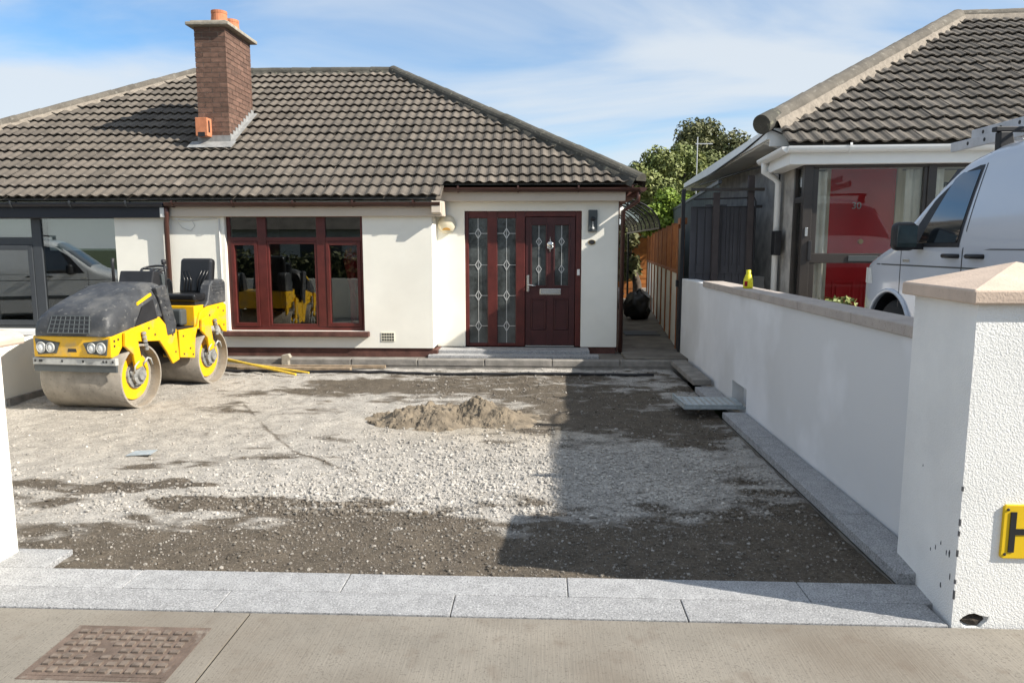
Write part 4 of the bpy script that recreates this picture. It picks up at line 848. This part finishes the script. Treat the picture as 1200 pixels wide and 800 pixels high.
# across the street: a hedge and a bungalow, seen in the window reflections
hd = thing('street_hedge', 'clipped dark hedge along the far side of the street', 'hedge', (0, -9, 0))
leaves([(-16 + i * .8, -9 + random.uniform(-.1, .1), .8 + random.uniform(-.1, .15), .75) for i in range(38)], 16000, .13, M['leaf_dark'], 'foliage', hd, seed=5)
MB().box(-16.3, 14.0, -9.3, -8.7, -.05, 1.2).build('hedge_core', mat('hedge_core_green', (.02, .03, .012), .95, .2, 6), hd)
for k, ox in enumerate((-13, 1)):
    ob = thing('street_bungalow', ['rendered bungalow across the street reflected in the windows', 'second bungalow across the street facing the driveway'][k], 'bungalow', (ox, -18, 0), rz=0)
    MB().box(-5, 5, -4, 4, -.05, 2.5).build('wall', M['render_grey'], ob)
    MB().add([(-5.4, -4.4, 2.48), (5.4, -4.4, 2.48), (5.4, 4.4, 2.48), (-5.4, 4.4, 2.48), (-1.5, 0, 5.1), (1.5, 0, 5.1)], [(0, 1, 5, 4), (1, 2, 5), (2, 3, 4, 5), (3, 0, 4), (3, 2, 1, 0)]).build('roof', M['tile_dark'], ob)
    for x in (-3.4, 1.4): MB().box(x, x + 2, 4.003, 4.04, .9, 2.1).build('window', M['frame_grey'], ob)
    MB().box(-.6, .4, 4.003, 4.05, 0, 2.1).build('door', M['burgundy'], ob)

# ------------------------------------------------------------------ vans
VS = [0, .04, .12, .3, .55, .85, 1.1, 1.4, 1.65, 2.0, 3.0, 4.2, 4.75, 4.86, 4.9]
VT = [.72, .92, 1.02, 1.10, 1.18, 1.27, 1.47, 1.72, 1.885, 1.955, 1.99, 1.98, 1.93, 1.82, 1.2]
VW = [.70, .80, .87, .92, .945, .95, .95, .95, .95, .95, .95, .95, .93, .90, .86]
vt = lambda s: float(np.interp(s, VS, VT)); vw = lambda s: float(np.interp(s, VS, VW))
def vside(s, z):
    k = 1 if z < 1.15 else 1 - .215 * ((z - 1.15) / .85) ** 1.25
    return vw(s) * k * (1 if z > .55 else 1 - .06 * (.55 - z) / .3)
def vtop(s, t):   # t: 0 at the roof edge, 1 on the centre line
    T = vt(s); zc = T - min(.17, .32 * (T - .3)); wc = vside(s, zc); a = t * math.pi / 2
    return wc * math.cos(a) ** .62, zc + (T - zc) * math.sin(a) ** .62
def make_van(name, label, paint, loc, rz, group=None):
    van = thing(name, label, 'van', loc, group, rz=rz)
    st = sorted(set(list(np.linspace(0, .3, 7)) + list(np.linspace(.3, 2.3, 21)) + list(np.linspace(2.3, 4.9, 14)) + [4.86])); rows = []
    for s in st:
        T = vt(s); zc = T - min(.17, .32 * (T - .3)); half = [(vside(s, z), z) for z in np.linspace(.26, zc, 14)] + [vtop(s, t) for t in np.linspace(.08, .96, 9)]
        ring = [(x, -s, z) for x, z in half] + [(0, -s, T)] + [(-x, -s, z) for x, z in half[::-1]]
        rows.append(ring)
    mb = MB().grid(rows); n = len(rows[0]); m_ = len(rows)
    mb.f += [(j * n, (j + 1) * n, (j + 1) * n + n - 1, j * n + n - 1) for j in range(m_ - 1)] + [tuple(range(n)), tuple(range((m_ - 1) * n, m_ * n))]
    body = mb.build('body', paint, van, smooth=True)
    carve(body, [MB().cyl((-1.2, -.82, .34), (1.2, -.82, .34), .40, 28), MB().cyl((-1.2, -3.9, .34), (1.2, -3.9, .34), .40, 28)])
    body.data.polygons.foreach_set('use_smooth', [True] * len(body.data.polygons))
    for e in (1,):
        es = body.modifiers.new('es', 'EDGE_SPLIT'); es.split_angle = rad(35)
    wg = MATS.get('van_window') or mat('van_window', (.018, .022, .025), .04, .2, 2, spec=.9, coat=1.)
    def panel(nm, bot, top, m2, off, sd, nseg=14, par=van):
        rows2 = []
        for k in range(9):
            q = k / 8; rows2.append([])
            for i in range(nseg + 1):
                u = i / nseg; s = (bot[0] * (1 - u) + bot[1] * u) * (1 - q) + (top[0] * (1 - u) + top[1] * u) * q; z = bot[2] * (1 - q) + top[2] * q
                rows2[-1].append((sd * (vside(s, z) + off), -s, z))
        return MB().grid(rows2).build(nm, m2, par, smooth=True)
    for sd in (-1, 1):
        wf = panel('window_seal', (1.05, 1.885, 1.15), (1.54, 1.91, 1.77), M['black'], .003, sd)
        panel('window_glass', (1.27, 1.85, 1.185), (1.585, 1.877, 1.735), wg, .006, sd, par=wf)
        for (sa, sb, za, zb) in ((1.93, 1.942, .38, 1.85), (.98, .99, .62, 1.2), (3.55, 3.56, .38, 1.87)): panel('door_gap', (sa, sb, za), (sa, sb, zb), M['black'], .0015, sd, 1)
        panel('swage_line', (.5, 4.7, .985), (.5, 4.7, .998), M['grey_lamp'], .001, sd, 30)
        panel('body_groove', (2.2, 4.6, 1.13), (2.28, 4.6, 1.138), M['grey_lamp'], .001, sd, 20)
        for s in (1.80, 2.12):
            h = MB().tube([(sd * (vside(s, 1.08) - .01), -s + .085, 1.08), (sd * (vside(s, 1.08) + .035), -s + .07, 1.082), (sd * (vside(s, 1.08) + .035), -s - .07, 1.082), (sd * (vside(s, 1.08) - .01), -s - .085, 1.08)], .018, 8).build('door_handle', M['black'], van, smooth=True)
        hs = MB().box(sd * 1.0 - (.0 if sd > 0 else .2), sd * 1.0 + (.2 if sd > 0 else .0), -1.38, -1.26, 1.12, 1.36).build('mirror', M['black'], van, bevel=.055, seg=5)
        MB().prism([(-1.36, 1.13), (-1.24, 1.13), (-1.27, 1.18), (-1.35, 1.18)], 'x', sd * .90 if sd > 0 else -1.03, sd * 1.03 if sd > 0 else -.90).build('mirror_arm', M['black'], van)
        MB().box(sd * 1.02 - (.0 if sd > 0 else .16), sd * 1.02 + (.16 if sd > 0 else 0), -1.384, -1.379, 1.15, 1.33).build('mirror_glass', mat('mirror_glass', (.05, .07, .07), .05, .3, 3, spec=.9), hs)
        panel('badge', (1.02, 1.14, 1.02), (1.02, 1.14, 1.045), M['chrome'], .002, sd, 3)
        panel('headlight', (.15, .42, .80), (.16, .36, .95), M['lamp_lens'], .004, sd)
        panel('rub_strip', (1.4, 3.45, .56), (1.4, 3.45, .64), M['grey_lamp'], .006, sd, 24)
        panel('tail_light', (4.72, 4.84, .8), (4.72, 4.84, 1.3), M['red'], .004, sd, 3)
        for s in (.82, 3.9):
            ty = MB().lathe((sd * .80, -s, .335), [(.20, -.1 * sd), (.31, -.1 * sd), (.335, -.06 * sd), (.335, .07 * sd), (.31, .1 * sd), (.2, .1 * sd)], 'x', 28).build('tyre', M['tyre'], van, smooth=True)
            MB().lathe((sd * .80, -s, .335), [(.0, .05 * sd), (.06, .06 * sd), (.16, .05 * sd), (.2, .095 * sd), (.21, .1 * sd)], 'x', 20).build('rim', M['alu'], ty, smooth=True)
            MB().cyl((sd * .55, -s, .34), (sd * (vside(s, .5) - .01), -s, .34), .398, 28, cap=False).lathe((sd * .551, -s, .34), [(0, 0), (.397, 0)], 'x', 28).build('wheel_well', M['black'], van)
            rr = [(sd * (vside(s, .34 + .42 * math.sin(t)) + .004), -s + .415 * math.cos(t), .34 + .415 * math.sin(t)) for t in [math.pi * (i / 20) for i in range(-1, 22)]]
            MB().tube(rr, .02, 6).build('arch_lip', paint, van, smooth=True)
    rows = [[(sg_ * x, -s, z + .006) for x, z, sg_ in [(*vtop(s, t), -1) for t in np.linspace(.3, 1, 7)] + [(*vtop(s, t), 1) for t in np.linspace(1, .3, 7)][1:]] for s in np.linspace(.93, 1.6, 10)]
    MB().grid(rows).build('windscreen', wg, van, smooth=True)
    MB().box(-.62, .62, -.012, .012, .62, .86).build('front_grille', M['black'], van, bevel=.01)
    MB().box(-.72, .72, -.03, .02, .30, .58).build('bumper', M['grey_lamp'], van, bevel=.02)
    for s in (1.95, 3.5):
        MB().box(-.80, .80, -s - .03, -s + .03, 2.0, 2.035).build('roof_bar', M['black'], van, bevel=.006)
        for sd in (-1, 1): MB().prism([(sd * .765, 1.86), (sd * .66, 1.92), (sd * .68, 1.999), (sd * .77, 1.999)], 'y', -s - .035, -s + .035).build('bar_foot', M['black'], van, bevel=.008)
    return van
GV = .50
van = make_van('parked_van', 'white panel van with roof ladders parked behind the boundary wall', M['vanpaint'], (4.15, 7.65, GV), 0)
make_van('parked_van', 'silver grey van parked in the left driveway, reflected in the grey window', M['vangrey'], (-10.1, 2.7, -.10), rad(-113))
def ladder(label, x0, x1, y0, y1, z, group):
    l_ = thing('ladder', label, 'ladder', ((x0 + x1) / 2, y0, z), group)
    n_ = int((y1 - y0) / .25)
    for x in (x0, x1):
        sb = MB().box(x - .014, x + .014, y0, y1, z, z + .085).build('stile', M['alu'], l_, bevel=.004)
        for k in range(n_):
            y = y0 + .12 + k * .25; sx = -.0155 if x == x0 else .0125
            MB().lathe((x + sx, y, z + .045), [(0, 0), (.017, 0), (.017, .003)], 'x', 10).build('rung_end', M['black'], sb)
    for k in range(n_): MB().cyl((x0, y0 + .12 + k * .25, z + .045), (x1, y0 + .12 + k * .25, z + .045), .014, 8).build('rung', M['alu'], l_)
zl = GV + 2.036
ladder('aluminium ladder lying lowest on the van roof bars', 3.86, 4.28, 3.3, 7.2, zl, None)
ladder('aluminium ladder stacked on top on the van roof', 3.93, 4.21, 3.2, 7.0, zl + .0875, None)
hp = thing('hoop_rail', 'bent aluminium hoop tied over the roof ladders', 'rail', (4.0, 5.2, zl + .17))
MB().tube([(3.93, 6.2, zl + .165), (3.93, 6.05, zl + .24), (3.93, 5.9, zl + .29), (3.93, 4.2, zl + .30), (3.93, 3.2, zl + .29), (3.93, 3.0, zl + .165)], .014, 8).build('hoop', M['alu'], hp, smooth=True)

# ------------------------------------------------------------------ road roller (local frame: +x towards the right wall, front at -y)
R_ = thing('road_roller', 'yellow and black ride-on tandem road roller parked by the white house', 'road roller', (-4.68, 7.44, -.035), rz=rad(-5.5)); R_.scale = (.86, 1, 1)
DR, DW, DZ = .34, .525, .335
for yy in (0, 1.40):
    dr = MB()
    dr.lathe((0, yy, DZ), [(DR - .022, -DW + .13), (DR - .022, -DW), (DR - .004, -DW), (DR, -DW + .006), (DR, DW - .006), (DR - .004, DW), (DR - .022, DW), (DR - .022, DW - .13)], 'x', 64)
    drum = dr.build('drum', M['drum'], R_, smooth=True); es = drum.modifiers.new('e', 'EDGE_SPLIT'); es.split_angle = rad(40)
    for sd in (-1, 1):
        MB().lathe((sd * (DW - .13), yy, DZ), [(0, 0), (DR - .023, 0)], 'x', 40).build('drum_disc', M['drum'], drum)
        MB().lathe((sd * (DW - .126), yy, DZ), [(.13, 0), (.25, .0 * sd), (.25, .02 * sd), (.13, .03 * sd)], 'x', 32).build('drum_ring', M['yellow'], drum, smooth=False)
        hb = MB().lathe((sd * (DW - .12), yy, DZ + .01), [(.15, 0), (.14, .05 * sd), (.105, .06 * sd), (.10, .10 * sd), (.06, .11 * sd), (.055, .14 * sd), (0, .145 * sd)], 'x', 16).build('hub_motor', M['hub'], drum)
        mb = MB()
        for k in range(6): mb.box(sd * (DW - .05) - .02, sd * (DW - .05) + .02, yy + .085 * math.cos(k * 1.047) - .018, yy + .085 * math.cos(k * 1.047) + .018, DZ + .085 * math.sin(k * 1.047) - .018, DZ + .085 * math.sin(k * 1.047) + .018)
        tag(mb.build('hub_bolts', M['hub'], drum), kind='stuff')
        MB().tube([(sd * .50, yy + .05, .44), (sd * .545, yy + .09, .52), (sd * .54, yy + .14, .50), (sd * .53, yy + .18, .43)], .012, 6).build('hydraulic_hose', M['silver'], R_, smooth=True)
        MB().tube([(sd * .53, yy - .12, .38), (sd * .55, yy - .13, .46), (sd * .54, yy - .05, .50)], .01, 6).build('hydraulic_hose', M['silver'], R_, smooth=True)
        # fork leg and damper outside the drum end
        MB().prism([(yy - .24, .82), (yy - .10, .86), (yy - .04, .70), (yy + .01, .44), (yy - .10, .42), (yy - .13, .58), (yy - .25, .68)], 'x', sd * .505, sd * .545).build('fork_leg', M['yellow'], R_, bevel=.01)
        dm = MB()
        for k in range(5): dm.lathe((sd * .525, yy + .075 + k * .008, .78 - k * .042), [(.016, -.018), (.025, -.013), (.025, .013), (.016, .018)], 'z', 10)
        dm.build('damper', M['hub'], R_)
# front frame
MB().box(-.50, .50, -.415, -.375, .585, .80).build('front_panel', M['yellow'], R_, bevel=.012)
MB().prism([(-.06, .64), (.06, .64), (.05, .675), (-.05, .675)], 'y', -.4165, -.40).build('panel_slot', M['black'], R_)
for sd in (-1, 1):
    hl = MB().prism([(sd * .47, .775), (sd * .15, .735), (sd * .20, .625), (sd * .44, .61)], 'y', -.424, -.408).build('headlamp_unit', M['grey_lamp'], R_, bevel=.006)
    for x, r in ((sd * .385, .058), (sd * .265, .052)):
        MB().lathe((x, -.424, .685), [(r * .78, -.006), (r * .80, -.016), (r, -.014), (r, .004)], 'y', 22).build('lamp_bezel', M['silver'], hl, smooth=True)
        MB().lathe((x, -.424, .685), [(0, -.014), (r * .5, -.012), (r * .78, -.004)], 'y', 22).build('lamp_lens', M['lamp_lens'], hl, smooth=True)
sb = MB().box(-.535, .535, -.405, -.355, .505, .578).build('scraper_bar', M['silver'], R_, bevel=.006)
MB().box(-.53, .53, -.395, -.37, .435, .504).build('scraper_rubber', M['grey_lamp'], R_)
mb = MB()
for x in (-.5, -.44, -.42, -.15, .12, .38, .42, .5): mb.lathe((x, -.405, .545), [(0, -.004), (.012, -.004), (.014, 0)], 'y', 8)
tag(mb.build('bar_bolts', M['black'], sb), kind='stuff')
for sd in (-1, 1):
    MB().prism([(-.405, .585), (-.405, .795), (.40, .925), (.56, .78), (.70, .76), (.73, .40), (.60, .37), (.50, .52), (.38, .66), (.0, .70), (-.22, .70), (-.31, .60)], 'x', sd * .463, sd * .497).build('side_plate', M['yellow'], R_, bevel=.008)
    sv = MB().prism([(-.02, .86), (.36, .915), (.30, 1.12), (.12, 1.06)], 'x', sd * .484, sd * .4975).build('vent_panel', M['black'], R_)
    lg = MB().prism([(.36, 1.25), (.54, 1.27), (.70, .82), (.67, .71), (.52, .70), (.49, .86)], 'x', sd * .44, sd * .508).build('hood_leg', M['hood'], R_, bevel=.018, seg=3)
    mb = MB()
    for k in range(6): mb.prism([(.455 + k * .022, 1.16 - k * .055), (.53 + k * .022, 1.165 - k * .055), (.535 + k * .022, 1.15 - k * .055), (.46 + k * .022, 1.145 - k * .055)], 'x', sd * .507, sd * .515)
    mb.build('leg_rib', M['hood'], lg)
    MB().prism([(.07, 1.105), (.30, 1.192), (.305, 1.165), (.06, 1.075)], 'x', sd * .455, sd * .478).build('brand_strip', M['sign_yellow'], R_)
    for y, z in ((-.36, .70), (-.36, .75), (-.3, .76), (.2, .82), (.3, .74), (.62, .70), (.66, .5)):
        MB().lathe((sd * .497, y, z), [(0, .006 * sd), (.012, .005 * sd), (.013, 0)], 'x', 8).build('bolt', M['brown_frame'], R_)
ST = [(-.425, .80, .90, .445), (-.40, .80, .985, .475), (-.36, .80, 1.04, .482), (-.25, .81, 1.10, .488), (-.05, .84, 1.18, .488), (.2, .88, 1.262, .485), (.42, .92, 1.305, .48), (.56, .93, 1.30, .47), (.60, .94, 1.25, .45)]
rows = []
for y, zb, zt, w_ in ST:
    h = zt - zb; half = [(w_, zb), (w_ * .995, zb + .3 * h), (w_ * .965, zb + .58 * h), (w_ * .90, zb + .79 * h), (w_ * .80, zb + .91 * h), (w_ * .64, zb + .975 * h), (w_ * .3, zt)]
    rows.append([(x, y, z) for x, z in half] + [(-x, y, z) for x, z in half[::-1]])
mb = MB().grid(rows); n = len(rows[0]); m_ = len(rows); mb.f += [tuple(range(n)), tuple(range((m_ - 1) * n, m_ * n))] + [(j * n, (j + 1) * n, (j + 1) * n + n - 1, j * n + n - 1) for j in range(m_ - 1)]
hood = mb.build('hood', M['hood'], R_, smooth=True); sub = hood.modifiers.new('e', 'EDGE_SPLIT'); sub.split_angle = rad(38)
# grille on the sloping nose
gp = lambda x, q, o2=0.: (x, -.440 + .052 * q - o2, .835 + .165 * q)
gr = MB().add([gp(-.27, 0), gp(.27, 0), gp(.24, 1), gp(-.24, 1)], [(0, 1, 2, 3)]).build('grille', M['black'], R_)
gr.modifiers.new('s', 'SOLIDIFY').thickness = .012
mb = MB()
for i in range(9): x = -.265 + i * .06625; mb.tube([gp(x, 0, .008), gp(x * .9, 1, .008)], .0085, 5)
for i in range(5): mb.tube([gp(-.27 + .03 * i / 4, i / 4, .008), gp(.27 - .03 * i / 4, i / 4, .008)], .0085, 5)
mb.build('grille_bar', M['grey_lamp'], gr)
# centre joint and rear frame
MB().box(-.24, .24, .46, .98, .34, .70).build('centre_joint', M['black'], R_, bevel=.02)
MB().cyl((.30, .74, .50), (.475, .74, .50), .07, 16).build('exhaust_stub', M['black'], R_)
for sd in (-1, 1):
    MB().prism([(.745, .42), (1.04, .37), (1.075, .62), (1.12, .71), (1.62, .71), (1.70, .62), (1.79, .60), (1.80, .95), (1.74, .985), (1.36, .965), (1.20, .90), (1.12, .735), (.745, .735)], 'x', sd * .463, sd * .497).build('side_plate', M['yellow'], R_, bevel=.008)
    pod = MB().prism([(1.30, .955), (1.80, .985), (1.81, 1.24), (1.76, 1.285), (1.52, 1.275), (1.44, 1.22), (1.38, 1.03)], 'x', sd * .345, sd * .50).build('armrest_pod', M['hood'], R_, bevel=.025, seg=3)
    mb = MB()
    for k in range(4): mb.prism([(1.50, 1.10 + k * .04), (1.77, 1.11 + k * .04), (1.77, 1.125 + k * .04), (1.50, 1.115 + k * .04)], 'x', sd * .498, sd * .507)
    mb.build('pod_rib', M['hood'], pod)
    for y, z in ((.82, .66), (.95, .5), (1.0, .42), (1.4, .85), (1.6, .93), (1.72, .88), (1.72, .7), (.82, .45)):
        MB().lathe((sd * .497, y, z), [(0, .006 * sd), (.012, .005 * sd), (.013, 0)], 'x', 8).build('bolt', M['brown_frame'], R_)
MB().box(-.462, .462, 1.12, 1.78, .715, .985).build('rear_body', M['yellow'], R_, bevel=.01)
MB().box(-.46, .46, .75, 1.06, .42, .73).build('foot_well', M['yellow'], R_, bevel=.01)
MB().box(-.44, .44, .76, 1.118, .735, .75).build('foot_plate', M['black'], R_)
MB().box(.12, .36, .98, 1.115, .76, .955).build('pedal_box', M['grey_lamp'], R_, bevel=.025)
sx = .20
se = MB().box(sx - .25, sx + .25, 1.16, 1.56, 1.03, 1.125).build('seat', M['vinyl'], R_, bevel=.035, seg=4)
MB().box(sx - .22, sx + .22, 1.2, 1.5, .985, 1.03).build('seat_base', M['black'], R_)
sbk = MB().box(-.25, .25, -.06, .06, 0, .46).build('seat_back', M['vinyl'], R_, bevel=.05, seg=4); sbk.location = (sx, 1.56, 1.09); sbk.rotation_euler = (rad(-10), 0, 0)
for k, w_ in enumerate((.05, .10, .15)):
    MB().tube([(-w_, -.064, .04), (-w_, -.066, .18), (-w_ - .06, -.062, .30)], .009, 6).build('seat_rib', M['vinyl'], sbk, smooth=True)
    MB().tube([(w_, -.064, .04), (w_, -.066, .18), (w_ + .06, -.062, .30)], .009, 6).build('seat_rib', M['vinyl'], sbk, smooth=True)
cn = MB().prism([(.55, 1.22), (.62, 1.42), (.80, 1.40), (.84, 1.22), (.78, 1.1), (.60, 1.1)], 'x', -.20, .28).build('console', M['black'], R_, bevel=.015)
MB().box(-.1, .22, .70, .84, .75, 1.12).build('console_column', M['black'], R_, bevel=.02)
MB().tube([(.04 + .17 * math.cos(t), .93 + .10 * math.sin(t), 1.43 + .10 * math.sin(t) * .35) for t in [2 * math.pi * i / 24 for i in range(25)]], .014, 8).tube([(.04, .80, 1.36), (.04, .93, 1.43)], .02, 8).tube([(-.12, .93, 1.43), (.2, .93, 1.43)], .01, 6).build('steering_wheel', M['black'], R_, smooth=True)
MB().tube([(.30, .78, 1.05), (.31, .80, 1.40), (.28, .82, 1.50)], .016, 8).tube([(.275, .825, 1.49), (.265, .83, 1.54)], .028, 10).build('drive_lever', M['black'], R_, smooth=True)
MB().tube([(-.30, .62, 1.2), (-.30, .62, 1.5), (-.29, .62, 1.56)], .018, 8).build('exhaust_pipe', M['black'], R_, smooth=True)
MB().prism([(.80, .78), (.90, .78), (.80, 1.38), (.72, 1.38)], 'x', .26, .31).build('control_arm', M['grey_lamp'], R_, bevel=.008)

# ------------------------------------------------------------------ small things on the ground
sh_ = thing('sand_heap', 'low heap of damp yellow sand on the dug driveway', 'sand heap', (-.95, 6.95, -.03))
hx = np.linspace(-1.95, .15, 200); hy = np.linspace(6.2, 7.8, 150); HX, HY = np.meshgrid(hx, hy)
g = lambda cx, cy, sx_, sy_, h: h * np.exp(-(((HX - cx) / sx_) ** 2 + ((HY - cy) / sy_) ** 2))
HZ = np.maximum.reduce([g(-.66, 7.05, .26, .3, .22), g(-.95, 7.0, .36, .36, .17), g(-1.3, 6.95, .34, .34, .12), g(-.42, 6.95, .34, .34, .12)]) * (.25 + 1.5 * fbm(HX * 5, HY * 5, 61, 6)) + .14 * np.maximum(0, fbm(HX * 14, HY * 14, 66, 5) - .5) * (g(-.95, 6.95, .6, .35, 1) > .2)
HZ = HZ + gz(HX, HY) - .028
hi = np.arange(HX.size).reshape(HX.shape); HF = np.stack([hi[:-1, :-1], hi[:-1, 1:], hi[1:, 1:], hi[1:, :-1]], -1).reshape(-1, 4)
link('sand_mass', np_mesh('sand_mass', np.stack([HX, HY, HZ], -1).reshape(-1, 3), HF, M['sand'], smooth=False), sh_)
mc = thing('manhole_cover', 'rusty rectangular manhole cover set in the pavement', 'manhole cover', (-1.74, 2.73, 0))
frame_ring(-2.03, -1.44, -.002, .0, 2.53, 2.93, .02)
MB().prism([(-2.03, 2.53), (-1.44, 2.53), (-1.44, 2.93), (-2.03, 2.93)], 'z', -.03, -.0015).build('cover_frame', M['iron'], mc)
cv = MB().box(-2.005, -1.465, 2.555, 2.905, -.03, .0005).build('cover_plate', M['iron'], mc)
for i in range(10):
    for k in range(7):
        if 3 <= i <= 4 and 2 <= k <= 4 and (i + k) % 2: continue
        x = -1.985 + i * .052; y = 2.572 + k * .048; w_ = .026 if (i + k) % 2 else .034
        MB().box(x, x + w_, y, y + (.03 if (i + k) % 2 else .022), .0005, .009).build('raised_stud', mat('iron_worn', (.15, .118, .095), .7, .3, 30), cv)
hs = thing('black_hose', 'long black hose lying across the driveway in front of the house kerb', 'hose', (-1.5, 9.4, 0))
hp_ = [(x, 9.5 - .03 * (x + 4.5) + .02 * math.sin(x * 1.7), float(gz(np.array(x), np.array(9.45))) + .022) for x in np.linspace(-4.9, 1.45, 40)]
MB().tube(hp_, .019, 7).build('hose_pipe', M['black'], hs, smooth=True)
for k, (lab, a, b_, r, m2) in enumerate([('yellow handled pole lying from the roller to the kerb block', (-4.55, 9.74, .16), (-3.18, 9.12, .02), .017, M['pole_y']), ('second yellow pole lying beside the kerb block', (-4.4, 9.66, .12), (-3.05, 9.25, .02), .013, M['pole_y'])]):
    t_ = thing('pole', lab, 'pole', b_); MB().cyl(a, b_, r, 8).build('pole_shaft', m2, t_)
for k, (lab, c_) in enumerate([('weathered timber plank lying along the house kerb', (-4.8, -2.6, 9.60, 9.70, -.02, .03)), ('thin dark plank resting behind the yellow poles', (-4.6, -2.15, 9.735, 9.80, .0, .04))]):
    t_ = thing('timber_plank', lab, 'plank', ((c_[0] + c_[1]) / 2, c_[2], 0)); o2 = MB().box(*c_).build('plank_board', M['timber'], t_, bevel=.004)
t_ = thing('concrete_block', 'small grey block standing against the house kerb', 'block', (-3.55, 9.8, .0)); MB().prism([(-3.60, -.03), (-3.50, -.03), (-3.505, .1), (-3.47, .14), (-3.50, .19), (-3.60, .17)], 'y', 9.76, 9.845).build('block_body', M['cap'], t_, bevel=.008)
t_ = thing('metal_plate', 'small grey metal offcut lying on the pale gravel', 'plate', (-3.26, 5.62, 0)); o2 = MB().prism([(-.11, -.04), (.09, -.05), (.11, .04), (-.07, .05)], 'z', 0, .006).build('plate_sheet', M['galv'], t_); o2.matrix_parent_inverse = Matrix(); o2.location = (0, 0, -.015); o2.rotation_euler = (.12, -.06, .1)
MB().box(1.15, 1.19, 11.2, 11.24, .12, .7).build('stake', M['timber']) and None
tag(bpy.data.objects['stake'], 'short timber stake leaning by the house corner in the passage', 'stake')


tree('mid green filler tree between the pale and dark trees', (4.6, 24, 0), 4.5, (4.7, 24, 3.7, 1.5, .9, 1.1), 36, 24000, .092, mat('leaf_mid', (.085, .11, .035), .6, 0, 2.6, col2=(.17, .18, .06), spec=.3), 41, .42)
